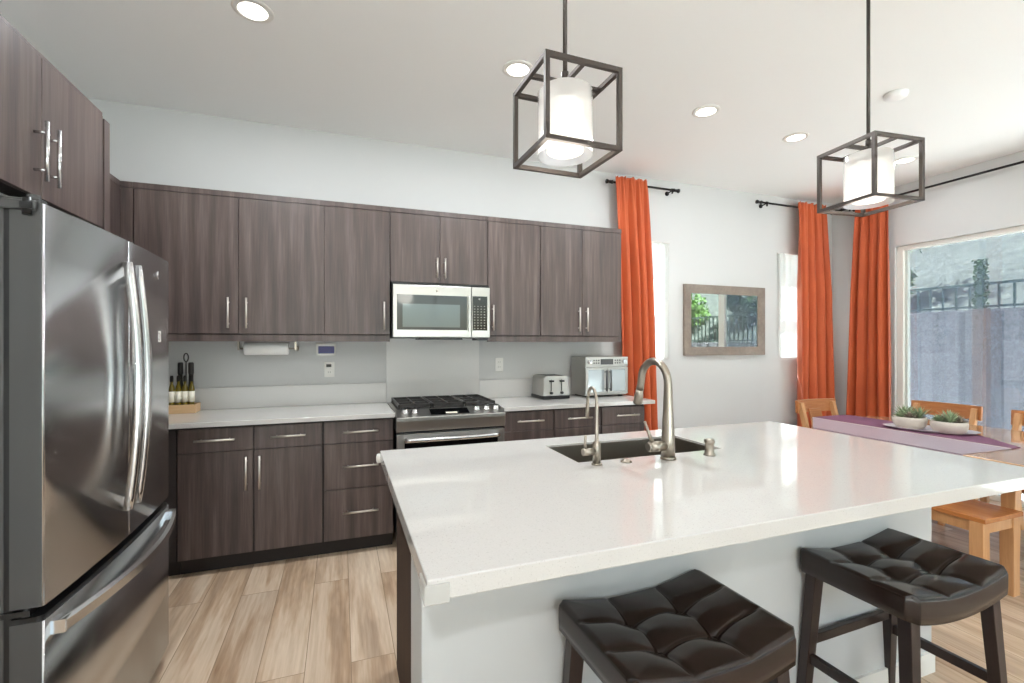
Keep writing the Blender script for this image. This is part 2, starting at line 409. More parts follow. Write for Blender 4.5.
# patio sliding door in the right wall
f = MB(); x0, x1 = XR + .03, XR + .11
f.box(x0, x1, DY1 - .06, DY1, 0, DZ).box(x0, x1, DY0, DY0 + .06, 0, DZ).box(x0, x1, DY0 + .06, DY1 - .06, DZ - .045, DZ).box(x0, x1, DY0 + .06, DY1 - .06, 0, .05)
f.box(x0, x1 - .03, 2.03, 2.145, .05, DZ - .045)
f.box(x0 + .03, x1, DY1 - .082, DY1 - .06, .05, DZ - .045)
do = struct('door_1', f, M['white_trim'], bevel=.004)
struct('door_pane', MB().box(x0 + .03, x0 + .036, DY0 + .06, 2.03, .05, DZ - .045).box(x0 + .03, x0 + .036, 2.145, DY1 - .06, .05, DZ - .045), M['glass'], parent=do)
struct('insect_screen', MB().box(x0 + .068, x0 + .0685, 2.14, DY1 - .082, .05, DZ - .045), M['insect'], parent=do)
bb = MB().box(2.42, XR, YB - .014, YB, 0, .09); struct('baseboard_back', bb, M['white_trim'])
bb = MB().box(XR - .014, XR, DY1 + .01, YB - .014, 0, .09).box(XR - .014, XR, LY1 + .01, DY0 - .01, 0, .09); struct('baseboard_right', bb, M['white_trim'])

# ------------------------------------------------------------------ kitchen wall cabinets
YU, YC = 3.5056, 3.2256
ZV, ZD0, ZD1, ZT = 1.392, 1.441, 2.335, 2.373
def pull_v(x, y, z0, z1):
    """vertical bar pull on a door facing -y"""
    b = MB().cyl((x, y - .032, z0), (x, y - .032, z1), .0065, 10)
    for z in (z0 + .03, z1 - .03): b.cyl((x, y, z), (x, y - .032, z), .0045, 8)
    return b
def pull_h(x0, x1, y, z):
    b = MB().cyl((x0, y - .032, z), (x1, y - .032, z), .0065, 10)
    for x in (x0 + .03, x1 - .03): b.cyl((x, y, z), (x, y - .032, z), .0045, 8)
    return b
G = .0016
def wall_cab(label, x0, x1, doors, z0=None, zt=ZT):
    t = Thing('wall_cabinet', label, 'cabinet', ((x0 + x1)/2, YB - .01, z0 or ZV), group='dark wood wall cabinets')
    lo = (z0 or ZD0)
    t.part('body', MB().box(x0, x1, YU + .02, YB - .002, lo, zt - .02), M['cab_dark'])
    t.part('top_trim', MB().box(x0, x1, YU, YB - .002, ZD1 + .003, zt), M['cab'])
    if z0 is None: t.part('light_valance', MB().box(x0, x1, YU + .008, YU + .028, ZV, ZD0 - .004).box(x0, x1, YU + .03, YB - .002, ZD0 - .018, ZD0 - .002), M['cab'])
    for (a, b, hx) in doors:
        d = t.part('door', MB().box(a + G, b - G, YU, YU + .019, lo + .001, ZD1), M['cab'], bevel=.0015)
        if hx: 
            hz0 = lo + .037
            t.part('handle', pull_v(hx, YU, hz0, hz0 + (.2 if z0 is None else .15)), M['pull'], d)
    return t
wall_cab('two-door dark wood wall cabinet above the paper towel roll', -1.205, -.112, [(-1.2, -.634, -.69), (-.634, -.112, -.585)])
wall_cab('single-door dark wood wall cabinet left of the microwave, above the wall screen', -.112, .333, [(-.112, .333, .29)])
wall_cab('short two-door dark wood cabinet sitting over the microwave', .335, 1.076, [(.335, .7, .675), (.7, 1.076, .735)], z0=1.831)
wall_cab('single-door dark wood wall cabinet right of the microwave', 1.078, 1.522, [(1.078, 1.522, 1.115)])
wall_cab('two-door dark wood wall cabinet above the toaster, beside the curtain', 1.524, 2.294, [(1.526, 1.908, 1.872), (1.908, 2.292, 1.945)])
# corner wall cabinet on the left wall (mostly behind the refrigerator)
t = Thing('corner_wall_cabinet', 'dark wood corner wall cabinet seen between refrigerator surround and back wall', 'cabinet', (-1.43, 3.1, ZV))
t.part('body', MB().box(XL + .002, -1.29, 2.49, YB - .002, ZD0, ZT - .02), M['cab_dark'])
t.part('top_trim', MB().box(XL + .002, -1.269, 2.49, YU - .001, ZD1 + .003, ZT).box(XL + .002, -1.207, YU + .001, YB - .002, ZD1 + .003, ZT), M['cab'])
t.part('corner_filler', MB().box(-1.269, -1.207, YU + .004, YU + .022, ZV, ZD1), M['cab'])
t.part('door', MB().box(-1.288, -1.269, 2.5, 3.0, ZD0, ZD1).box(-1.288, -1.269, 3.004, YU - .003, ZD0, ZD1), M['cab'])
t.part('light_valance', MB().box(-1.29, -1.272, 2.49, YU - .001, ZV, ZD0 - .004), M['cab'])
# cabinet over the refrigerator with its side panel
OX, OZ0, OZ1 = -.938, 1.862, 2.345
t = Thing('refrigerator_cabinet', 'two-door dark wood cabinet above the refrigerator', 'cabinet', (-1.27, 2.0, OZ0))
t.part('body', MB().box(XL + .002, OX - .021, 1.46, 2.43, OZ0, OZ1 - .02), M['cab_dark'])
t.part('top_trim', MB().box(XL + .002, OX - .002, 1.44, 2.43, OZ1 - .012, OZ1), M['cab'])
for a, b, hy in ((1.575, 2.003, 1.961), (2.006, 2.43, 2.031)):
    d = t.part('door', MB().box(OX - .019, OX, a, b, OZ0, OZ1 - .014), M['cab'], bevel=.0015)
    h = MB().cyl((OX + .034, hy, 1.908), (OX + .034, hy, 2.105), .0065, 10)
    for z in (1.945, 2.068): h.cyl((OX, hy, z), (OX + .034, hy, z), .005, 8)
    t.part('handle', h, M['handle'], d)
t.part('filler', MB().box(OX - .019, OX, 1.44, 1.572, OZ0, OZ1 - .014), M['cab'])
single('refrigerator_side_panel', MB().box(XL + .002, OX + .004, 2.433, 2.482, 0, 2.322), M['cab'], 'tall dark wood end panel on the far side of the refrigerator', 'panel', (-1.27, 2.457, 0), bevel=.001)

# ------------------------------------------------------------------ refrigerator
FY0, FY1, FS = 1.515, 2.43, 1.975
t = Thing('refrigerator', 'stainless steel french-door refrigerator with bottom freezer at the left', 'refrigerator', (-1.15, 1.97, 0))
t.part('body', MB().box(-1.58, -.785, FY0 + .012, FY1 - .012, .05, 1.725), M['fridge_side'], bevel=.006)
t.part('gasket', MB().box(-.787, -.772, FY0 + .008, FY1 - .008, .07, 1.715), M['black'])
def bow(y): return -.7055 + .0155*(1 - ((y - FS)/.4575)**2)
def door_profile(y0, y1, r0, r1, xb=-.772, n=14):
    pts = [(xb, y0)]
    if r0: pts += [(bow(y0) - r0 + r0*math.sin(a), y0 + r0 - r0*math.cos(a)) for a in [i*math.pi/2/6 for i in range(7)]]
    else: pts += [(bow(y0), y0)]
    ya, yb = y0 + r0, y1 - r1
    pts += [(bow(ya + (yb - ya)*i/n), ya + (yb - ya)*i/n) for i in range(1, n)]
    if r1: pts += [(bow(y1) - r1 + r1*math.cos(a), y1 - r1 + r1*math.sin(a)) for a in [i*math.pi/2/6 for i in range(7)]]
    else: pts += [(bow(y1), y1)]
    pts += [(xb, y1)]
    return pts
d1 = t.part('door', MB().prism(door_profile(FY0, FS - .003, .007, .004), .716, 1.732, smooth=True), M['fridge'], bevel=0)
d2 = t.part('door', MB().prism(door_profile(FS + .003, FY1, .004, .007), .716, 1.732, smooth=True), M['fridge'])
fz = t.part('freezer_door', MB().prism(door_profile(FY0, FY1, .007, .007), .075, .678, smooth=True), M['fridge'])
t.part('freezer_top_lip', MB().prism([(x - .004 if x > -.77 else x, y) for x, y in door_profile(FY0 + .003, FY1 - .003, .014, .014)], .678, .690), M['black'])
for dd in (d1, d2, fz):
    dd.data.materials.append(M['fridge_side'])
    for p_ in dd.data.polygons:
        if abs(p_.normal.y) > .9: p_.material_index = 1; p_.use_smooth = False
for dd, hy in ((d1, 1.943), (d2, 2.02)):
    hm = MB(); n = 22
    sec = []
    for i in range(n + 1):
        q = i/n; z = .815 + (1.655 - .815)*q; xx = -.668 + .030*math.sin(math.pi*q)**.85
        sec.append((xx, z))
    for i in range(n):
        (xa, za), (xb, zb) = sec[i], sec[i+1]
        w = .016; th = .024
        hm.add([(xa - th, hy - w, za), (xa, hy - w*.55, za), (xa, hy + w*.55, za), (xa - th, hy + w, za), (xb - th, hy - w, zb), (xb, hy - w*.55, zb), (xb, hy + w*.55, zb), (xb - th, hy + w, zb)],
               [(0,1,5,4),(1,2,6,5),(2,3,7,6),(3,0,4,7)] + ([(3,2,1,0)] if i == 0 else []) + ([(4,5,6,7)] if i == n-1 else []), True)
    for za, zb in ((.815, .862), (1.605, 1.655)): hm.box(-.697, -.672, hy - .0125, hy + .0125, za, zb)
    t.part('handle', hm, M['handle'], dd)
hm = MB(); n = 24
for i in range(n):
    q0, q1 = i/n, (i+1)/n
    f_ = lambda q: (-.672 + .060*math.sin(math.pi*q)**.9, 1.545 + (2.405 - 1.545)*q)
    (xa, ya), (xb, yb) = f_(q0), f_(q1); zl, zh, th = .628, .664, .013
    hm.add([(xa - th, ya, zl), (xa, ya, zl + .005), (xa, ya, zh - .005), (xa - th, ya, zh), (xb - th, yb, zl), (xb, yb, zl + .005), (xb, yb, zh - .005), (xb - th, yb, zh)],
           [(0,1,5,4),(1,2,6,5),(2,3,7,6),(3,0,4,7)] + ([(3,2,1,0)] if i == 0 else []) + ([(4,5,6,7)] if i == n-1 else []))
for ya, yb in ((1.54, 1.578), (2.372, 2.41)): hm.box(-.712, -.674, ya, yb, .629, .663)
t.part('freezer_handle', hm, M['handle'], fz)
hg = MB().box(-.86, -.80, 1.53, 1.585, 1.725, 1.757).box(-.80, -.725, 1.54, 1.575, 1.733, 1.75).cyl((-.745, 1.557, 1.733), (-.745, 1.557, 1.762), .014, 14)
hg.box(-.80, -.716, 1.503, 1.514, 1.712, 1.736)
t.part('hinge', hg, M['fridge_side'], bevel=.003)
t.part('hinge_pin', MB().box(-.745, -.722, 1.498, 1.503, 1.714, 1.73).cyl((-.735, 1.508, 1.7), (-.735, 1.508, 1.742), .009, 12), M['black'])
t.part('hinge', MB().box(-.84, -.735, 1.519, 1.55, .694, .708).cyl((-.745, 1.53, .69), (-.745, 1.53, .714), .010, 12), M['black'])
t.part('hinge', MB().box(-.86, -.74, 2.37, 2.41, 1.725, 1.755), M['black'], bevel=.003)
lg = MB().lathe([(.0, 0), (.0165, 0), (.0165, .002), (.0, .002)], n=20).xf(Matrix.Translation((-.6975, 2.275, 1.655)) @ Matrix.Rotation(R(90), 4, 'Y'))
t.part('round_badge', lg, M['handle'], d2)
st = MB().box(-.6985, -.6965, 2.265, 2.305, 1.385, 1.43); t.part('sticker', st, M['white_plastic'], d2)
sd = MB()
for dy, dz in ((.010, .032), (.022, .030), (.014, .020), (.026, .014), (.010, .008), (.02, .006), (.03, .024)): sd.box(-.6966, -.6962, 2.265 + dy, 2.270 + dy, 1.385 + dz, 1.391 + dz)
t.part('sticker_print', sd, M['black'], d2)
t.part('toe_grille', MB().box(-1.5, -.76, FY0 + .03, FY1 - .03, .0, .07), M['black'])

# ------------------------------------------------------------------ base cabinets, worktops
ZCB, ZCT = .884, .914
def base_cab(label, x0, x1, fronts, x0b=None):
    t = Thing('base_cabinet', label, 'cabinet', ((x0 + x1)/2, YC + .3, 0), group='dark wood base cabinets')
    t.part('body', MB().box(x0, x1, YC + .02, YB - .002, .1, ZCB), M['cab_dark'])
    t.part('toe_kick', MB().box(x0, x1, YC + .075, YC + .09, 0, .1), M['toe'])
    for kind, a, b, z0, z1, hp in fronts:
        d = t.part(kind, MB().box(a + G, b - G, YC, YC + .019, z0, z1), M['cab'], bevel=.0015)
        if kind == 'door': t.part('handle', pull_v(hp, YC, z1 - .235, z1 - .033), M['pull'], d)
        elif hp: t.part('handle', pull_h(hp[0], hp[1], YC, hp[2]), M['pull'], d)
    return t
ZS = .731
base_cab('dark wood base cabinet of drawer over door next to the refrigerator', -.9, -.503, [('drawer', -.897, -.505, ZS + .002, .872, (-.807, -.60, .806)), ('door', -.897, -.505, .108, ZS - .002, -.54)])
base_cab('dark wood base cabinet of drawer over door, middle of the left run', -.503, -.11, [('drawer', -.5, -.113, ZS + .002, .872, (-.405, -.21, .806)), ('door', -.5, -.113, .108, ZS - .002, -.467)])
base_cab('dark wood base cabinet of three drawers next to the stove', -.11, .33, [('drawer', -.105, .328, ZS + .002, .872, (.01, .23, .806)), ('drawer', -.105, .328, .435, ZS - .002, (.01, .23, .583)), ('drawer', -.105, .328, .108, .431, (.01, .23, .286))])
t = Thing('corner_base_cabinet', 'dark corner base cabinet half hidden behind the refrigerator', 'cabinet', (-1.3, 3.1, 0))
t.part('body', MB().box(XL + .002, -1.01, 2.49, 3.24, .1, ZCB).box(XL + .002, -.905, 3.245, YB - .002, .1, ZCB), M['cab_dark'])
t.part('toe_kick', MB().box(XL + .002, -1.085, 2.49, 3.3, 0, .1).box(-1.085, -.902, 3.3, 3.31, 0, .1), M['toe'])
t.part('filler', MB().box(-.985, -.903, YC + .002, YC + .02, .108, .872), M['cab_dark'])
t.part('door', MB().box(-1.01, -.99, 2.5, 3.2, .108, .872), M['cab'])
def drawers(x0, x1, hx):
    return [('drawer', x0, x1, .733, .872, (hx[0], hx[1], .806)), ('drawer', x0, x1, .108, .729, (hx[0], hx[1], .64))]
base_cab('dark wood drawer cabinet right of the stove, below the outlet', 1.106, 1.515, drawers(1.113, 1.513, (1.21, 1.42)))
base_cab('dark wood drawer cabinet below the toaster', 1.515, 1.925, drawers(1.517, 1.923, (1.62, 1.83)))
base_cab('dark wood drawer cabinet at the curtain end of the counter', 1.925, 2.335, drawers(1.927, 2.331, (2.05, 2.26)))
t = Thing('worktop', 'white quartz worktop in the left corner beside the refrigerator', 'worktop', (-.6, 3.5, ZCB))
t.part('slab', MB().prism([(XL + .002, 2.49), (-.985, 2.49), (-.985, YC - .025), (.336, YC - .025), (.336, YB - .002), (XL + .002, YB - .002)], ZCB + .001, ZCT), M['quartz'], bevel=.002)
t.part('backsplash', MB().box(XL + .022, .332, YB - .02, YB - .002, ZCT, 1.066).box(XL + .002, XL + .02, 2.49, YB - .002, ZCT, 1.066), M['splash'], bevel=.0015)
t = Thing('worktop', 'short white quartz worktop under the toaster and countertop oven', 'worktop', (1.76, 3.5, ZCB))
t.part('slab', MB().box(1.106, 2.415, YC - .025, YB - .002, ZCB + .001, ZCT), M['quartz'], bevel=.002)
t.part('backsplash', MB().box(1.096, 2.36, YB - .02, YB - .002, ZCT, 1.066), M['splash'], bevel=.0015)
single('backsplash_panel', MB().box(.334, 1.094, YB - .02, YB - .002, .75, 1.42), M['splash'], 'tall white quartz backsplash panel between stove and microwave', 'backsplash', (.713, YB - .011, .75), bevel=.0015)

# ------------------------------------------------------------------ microwave
MX0, MX1, MY, MZ0, MZ1 = .347, 1.073, 3.44, 1.414, 1.805
t = Thing('microwave', 'stainless over-the-range microwave with dark window', 'microwave', (.71, 3.63, MZ0))
t.part('body', MB().box(MX0 - .004, MX1, MY + .03, YB - .022, MZ0 + .004, MZ1 + .02), M['black'])
dr = t.part('door', MB().box(MX0, .926, MY, MY + .03, MZ0 + .01, MZ1), M['steel'], bevel=.003)
t.part('window_glass', MB().box(.375, .893, MY - .003, MY + .002, 1.478, 1.733), M['mw_glass'], dr)
t.part('inner_window', MB().box(.415, .838, MY - .0036, MY - .0028, 1.498, 1.667), M['mw_pane'], dr)
t.part('door_grip', MB().box(.898, .922, MY - .016, MY - .001, 1.47, 1.735), M['steel'], dr, bevel=.004)
cp = t.part('control_panel', MB().box(.929, MX1, MY, MY + .03, MZ0 + .01, MZ1), M['steel'], bevel=.003)
t.part('keypad', MB().box(.935, 1.052, MY - .003, MY + .001, 1.477, 1.737), M['black_glass'], cp)
kb = MB()
for i in range(9):
    for j in range(4): kb.box(.946 + j*.026, .956 + j*.026, MY - .0036, MY - .003, 1.49 + i*.021, 1.495 + i*.021)
t.part('key_marks', kb, M['key'], cp)
t.part('round_badge', MB().lathe([(0, 0), (.008, 0), (.008, .002), (0, .002)], n=16).xf(Matrix.Translation((.989, MY - .003, 1.715)) @ Matrix.Rotation(R(90), 4, 'X')), M['handle'], cp)
t.part('round_badge', MB().lathe([(0, 0), (.009, 0), (.009, .0015), (0, .0015)], n=16).xf(Matrix.Translation((.665, MY, 1.768)) @ Matrix.Rotation(R(90), 4, 'X')), M['nickel'], dr)
t.part('vent_grille', MB().box(.53, .86, MY + .01, MY + .16, MZ0 - .008, MZ0 + .006).box(.965, 1.06, MY + .01, MY + .12, MZ0 - .012, MZ0 + .006), M['black'])

# ------------------------------------------------------------------ gas range
X0, X1 = .345, 1.098
YF = 3.155
t = Thing('gas_range', 'stainless slide-in gas stove with cast iron grates', 'stove', ((X0 + X1)/2, 3.5, 0))
t.part('body', MB().box(X0 + .004, X1 - .004, YF + .05, YB - .024, .08, .9), M['black'])
t.part('cooktop', MB().box(X0 - .006, X1 + .006, YF + .12, YB - .024, .9, .918), M['steel'], bevel=.004)
t.part('burner_well', MB().box(X0 + .02, X1 - .02, YF + .14, YB - .05, .9, .9205), M['iron'])
cpn = MB().prism([(YF, .862), (YF, .886), (YF + .125, .926), (YF + .14, .905), (YF + .14, .79), (YF + .012, .79)], X0 - .004, X1 + .004, 'x')
cpo = t.part('control_panel', cpn, M['steel'], bevel=.004)
sl = Vector((0, .125, .04)).normalized(); nrm = Vector((0, -.04, .125)).normalized()
def on_slope(x, q): return Vector((x, YF, .886)) + Vector((0, .125, .04))*q
for x in (.402, .466, .905, .978, 1.048):
    c = on_slope(x, .5); k = MB().tube([c, c + nrm*.012, c + nrm*.013, c + nrm*.034], [.026, .026, .019, .017], 18)
    k.bar(c + nrm*.034 - sl*.015, c + nrm*.034 + sl*.015, .006, .006, nrm)
    t.part('knob', k, M['handle'], cpo)
a = on_slope(.575, .2); b = on_slope(.84, .2)
c4 = [on_slope(.575, .18) + nrm*.001, on_slope(.845, .18) + nrm*.001, on_slope(.845, .85) + nrm*.001, on_slope(.575, .85) + nrm*.001]
t.part('display', MB().hexa([p - nrm*.004 for p in c4], c4), M['black_glass'], cpo)
t.part('display_marks', MB().hexa([on_slope(.68, .25) + nrm*.0008, on_slope(.76, .25) + nrm*.0008, on_slope(.76, .42) + nrm*.0008, on_slope(.68, .42) + nrm*.0008], [on_slope(.68, .25) + nrm*.0016, on_slope(.76, .25) + nrm*.0016, on_slope(.76, .42) + nrm*.0016, on_slope(.68, .42) + nrm*.0016]), M['label'], cpo)
for i in range(3):
    g0 = X0 + .025 + i*.236; g1 = g0 + .23; gm = MB(); zt = .955
    for x in (g0, g1 - .012): gm.box(x, x + .012, YF + .15, YB - .06, .932, zt)
    for y in (YF + .15, YF + .29, YF + .425, YB - .072): gm.box(g0, g1, y, y + .012, .934, zt)
    gm.box(g0 + .109, g0 + .121, YF + .15, YB - .06, .934, zt)
    for x in (g0, g1 - .012):
        for y in (YF + .15, YB - .072): gm.box(x, x + .012, y, y + .012, .9195, .934)
    t.part('grate', gm, M['iron'], bevel=.002)
for x, y in ((X0 + .14, YF + .22), (X0 + .14, YB - .16), ((X0 + X1)/2, YF + .32), (X1 - .14, YF + .22), (X1 - .14, YB - .16)):
    t.part('burner', MB().lathe([(.0, 0), (.048, 0), (.048, .008), (.036, .010), (.036, .016), (.0, .018)], (x, y, .9195), 20), M['iron'])
od = t.part('oven_door', MB().box(X0, X0 + .05, YF + .012, YF + .055, .2, .772).box(X1 - .05, X1, YF + .012, YF + .055, .2, .772).box(X0 + .05, X1 - .05, YF + .012, YF + .055, .74, .772).box(X0 + .05, X1 - .05, YF + .012, YF + .055, .2, .3), M['steel'], bevel=.002)
t.part('oven_window', MB().box(X0 + .05, X1 - .05, YF + .016, YF + .05, .3, .74), M['black_glass'], od)
hb = MB().tube([(X0 + .05 + (X1 - X0 - .1)*i/16, YF - .028 - .014*math.sin(math.pi*i/16), .737) for i in range(17)], .015, 14)
for x in (X0 + .06, X1 - .06): hb.cyl((x, YF + .014, .737), (x, YF - .028, .737), .011, 12)
t.part('handle', hb, M['handle'], od)
t.part('warming_drawer', MB().box(X0, X1, YF + .014, YF + .055, .06, .194), M['steel'], bevel=.002)

# ------------------------------------------------------------------ things on and above the left worktop
t = Thing('paper_towel_holder', 'white paper towel holder bracket under the left wall cabinet', 'towel holder', (-.515, 3.66, 1.34))
hz = 1.343; hm = MB()
for x in (-.66, -.305): hm.box(x - .006, x + .006, 3.645, 3.675, hz - .012, ZD0 - .0185)
hm.cyl((-.66, 3.66, hz), (-.305, 3.66, hz), .007, 12)
t.part('bracket', hm, M['nickel']); t.part('end_knob', MB().lathe([(0, -.012), (.013, -.010), (.018, 0), (.013, .010), (0, .012)], n=16).xf(Matrix.Translation((-.295, 3.66, hz)) @ Matrix.Rotation(R(90), 4, 'Y')), M['nickel'])
ro = MB().lathe([(.0085, -.138), (.043, -.138), (.045, -.136), (.045, .136), (.043, .138), (.0085, .138)], n=32).xf(Matrix.Translation((-.487, 3.66, hz)) @ Matrix.Rotation(R(90), 4, 'Y'))
single('paper_towel_roll', ro, M['paper'], 'white paper towel roll hanging under the left wall cabinet', 'paper towel', (-.487, 3.66, hz))
t = Thing('wall_screen', 'small white wall panel with dark blue screen under the cabinet', 'wall panel', (-.106, YB, 1.335))
t.part('housing', MB().box(-.178, -.04, YB - .022, YB - .001, 1.288, 1.379), M['white_plastic'], bevel=.004)
t.part('screen', MB().box(-.163, -.05, YB - .0235, YB - .021, 1.302, 1.358), M['screen_blue'])
def outlet(x, z, label):
    t = Thing('wall_outlet', label, 'outlet', (x, YB, z), group='white wall outlets')
    t.part('cover_plate', MB().box(x - .036, x + .036, YB - .006, YB - .0005, z - .058, z + .058), M['white_plastic'], bevel=.002)
    for dz in (-.021, .021):
        s_ = t.part('socket', MB().box(x - .017, x + .017, YB - .0085, YB - .005, z + dz - .014, z + dz + .014), M['white_plastic'], bevel=.002)
        t.part('slots', MB().box(x - .008, x - .006, YB - .0088, YB - .008, z + dz - .004, z + dz + .006).box(x + .006, x + .008, YB - .0088, YB - .008, z + dz - .004, z + dz + .006), M['black'], s_)
outlet(-.085, 1.18, 'white wall outlet with a charger plugged in, below the wall screen')
outlet(1.28, 1.196, 'white wall outlet between microwave and toaster')
t = Thing('charger', 'white plug-in charger block in the left wall outlet', 'charger', (-.088, YB - .02, 1.20))
t.part('housing', MB().box(-.11, -.066, YB - .045, YB - .009, 1.185, 1.235), M['white_plastic'], bevel=.005)
t.part('indicator_face', MB().box(-.106, -.07, YB - .0465, YB - .044, 1.20, 1.222), M['fridge_side'])
# oil caddy
cx, cy_ = -1.0, 3.72
t = Thing('oil_caddy', 'pale wooden caddy with metal loop handle holding oil bottles', 'caddy', (cx, cy_, ZCT))
k = MB().box(cx - .086, cx + .086, cy_ - .062, cy_ + .062, ZCT + .001, ZCT + .012)
k.box(cx - .086, cx + .086, cy_ - .062, cy_ - .054, ZCT + .012, ZCT + .058).box(cx - .086, cx + .086, cy_ + .054, cy_ + .062, ZCT + .012, ZCT + .058)
k.box(cx - .086, cx - .079, cy_ - .054, cy_ + .054, ZCT + .012, ZCT + .058).box(cx + .079, cx + .086, cy_ - .054, cy_ + .054, ZCT + .012, ZCT + .058)
t.part('tray', k, M['beech'], bevel=.001)
t.part('handle', MB().tube([(cx + .017, cy_, ZCT + .012), (cx + .017, cy_, ZCT + .34)] + [(cx + .017 + .013*math.sin(a), cy_, ZCT + .37 - .028*math.cos(a)) for a in [i*math.pi/8 for i in range(1, 16)]] + [(cx + .018, cy_, ZCT + .34)], .0042, 10), M['iron'])
names_ = ('leftmost, half behind the refrigerator', 'second from the refrigerator', 'third from the refrigerator', 'outermost, right end of the caddy')
for i in range(4):
    x = cx - .056 + i*.0375; y = cy_ - .03
    b = Thing('oil_bottle', 'small golden oil bottle with cream label in the caddy, ' + names_[i], 'bottle', (x, y, ZCT + .013), group='oil bottles in the caddy')
    b.part('glass_body', MB().lathe([(0, 0), (.0165, 0), (.0175, .004), (.0175, .145), (.015, .162), (.0085, .182), (.008, .198), (0, .198)], (x, y, ZCT + .013), 20), M['oil'])
    b.part('paper_label', MB().lathe([(.0177, .062), (.018, .062), (.018, .133), (.0177, .133)], (x, y, ZCT + .013), 20), M['label'])
    b.part('pourer', MB().lathe([(0, .198), (.0105, .198), (.0105, .228), (.008, .238), (0, .238)], (x, y, ZCT + .013), 14), M['cork'])
for i, (dx, nm) in enumerate(((-.031, 'tall black grinder at the back left of the oil caddy'), (.03, 'tall black grinder at the back right of the oil caddy'))):
    x, y = cx + dx + .008, cy_ + .03
    b = Thing('grinder', nm, 'grinder', (x, y, ZCT + .013), group='grinders in the caddy')
    b.part('body', MB().lathe([(0, 0), (.018, 0), (.018, .15), (.0135, .19), (.014, .24), (0, .24)], (x, y, ZCT + .013), 18), M['cork'])
    b.part('cap', MB().lathe([(0, .24), (.014, .24), (.0165, .25), (.0165, .315), (.013, .323), (0, .323)], (x, y, ZCT + .013), 18), M['iron'])

# ------------------------------------------------------------------ toaster and countertop oven
t = Thing('toaster', 'four-slice stainless toaster on the right worktop', 'toaster', (1.675, 3.62, ZCT))
t.part('base', MB().box(1.553, 1.80, 3.52, 3.775, ZCT + .004, ZCT + .03), M['black'], bevel=.006)
pf = []
for q in range(9): a = math.pi/2*q/8; pf.append((1.565 + .03 - .03*math.cos(a), ZCT + .165 + .03*math.sin(a)))
for q in range(9): a = math.pi/2*q/8; pf.append((1.787 - .03 + .03*math.sin(a), ZCT + .165 + .03*math.cos(a)))
pf = [(1.557, ZCT + .03)] + pf + [(1.795, ZCT + .03)]
bd = t.part('housing', MB().prism(pf, 3.525, 3.77, 'y', smooth=True), M['steel'], bevel=.004)
for y in (3.575, 3.62, 3.68, 3.725): t.part('slot', MB().box(1.595, 1.755, y - .011, y + .011, ZCT + .19, ZCT + .1965), M['black'], bd)
for x in (1.63, 1.725):
    t.part('lever', MB().box(x - .004, x + .004, 3.522, 3.5255, ZCT + .07, ZCT + .165).box(x - .018, x + .018, 3.505, 3.5235, ZCT + .145, ZCT + .16), M['black'], bd)
    t.part('dial', MB().cyl((x, 3.5255, ZCT + .055), (x, 3.508, ZCT + .055), .012, 16), M['black'], bd)
OX0, OX1, OY0, OY1, OB, OT = 1.955, 2.375, 3.53, 3.80, ZCT + .014, 1.262
t = Thing('countertop_oven', 'stainless countertop oven with french glass doors beside the orange curtain', 'oven', (2.16, 3.66, ZCT))
t.part('body', MB().box(OX0, OX1, OY0 + .02, OY1, OB, OT), M['steel'], bevel=.006)
fo = MB(); 
for x in (OX0 + .03, OX1 - .06):
    for y in (OY0 + .04, OY1 - .05): fo.box(x, x + .03, y, y + .03, ZCT + .001, OB)
t.part('feet', fo, M['black'])
cp = t.part('control_panel', MB().box(OX0, OX1, OY0, OY0 + .02, OT - .085, OT), M['steel'], bevel=.003)
t.part('display', MB().box(2.10, 2.225, OY0 - .002, OY0 + .002, OT - .066, OT - .018), M['fridge_side'], cp)
bt = MB()
for x in (2.035, 2.058, 2.081, 2.245, 2.268, 2.291):
    for z in (OT - .03, OT - .053): bt.box(x - .006, x + .006, OY0 - .003, OY0 + .001, z - .006, z + .006)
t.part('buttons', bt, M['fridge_side'], cp)
for x in (1.992, 2.335): t.part('knob', MB().cyl((x, OY0, OT - .043), (x, OY0 - .02, OT - .043), .018, 18), M['handle'], cp)
for a, b, hx in ((OX0, 2.163, 2.143), (2.167, OX1, 2.187)):
    z0, z1 = OB + .012, OT - .09
    d = t.part('door', MB().box(a, b, OY0, OY0 + .02, z0, z0 + .022).box(a, b, OY0, OY0 + .02, z1 - .02, z1).box(a, a + .026, OY0, OY0 + .02, z0 + .022, z1 - .02).box(b - .026, b, OY0, OY0 + .02, z0 + .022, z1 - .02), M['steel'], bevel=.002)
    t.part('glass', MB().box(a + .026, b - .026, OY0 + .004, OY0 + .012, z0 + .022, z1 - .02), M['oven_glass'], d)
    h = MB().cyl((hx, OY0 - .03, z0 + .03), (hx, OY0 - .03, z1 - .025), .008, 12)
    for z in (z0 + .045, z1 - .04): h.cyl((hx, OY0, z), (hx, OY0 - .03, z), .005, 8)
    t.part('handle', h, M['fridge_side'], d)

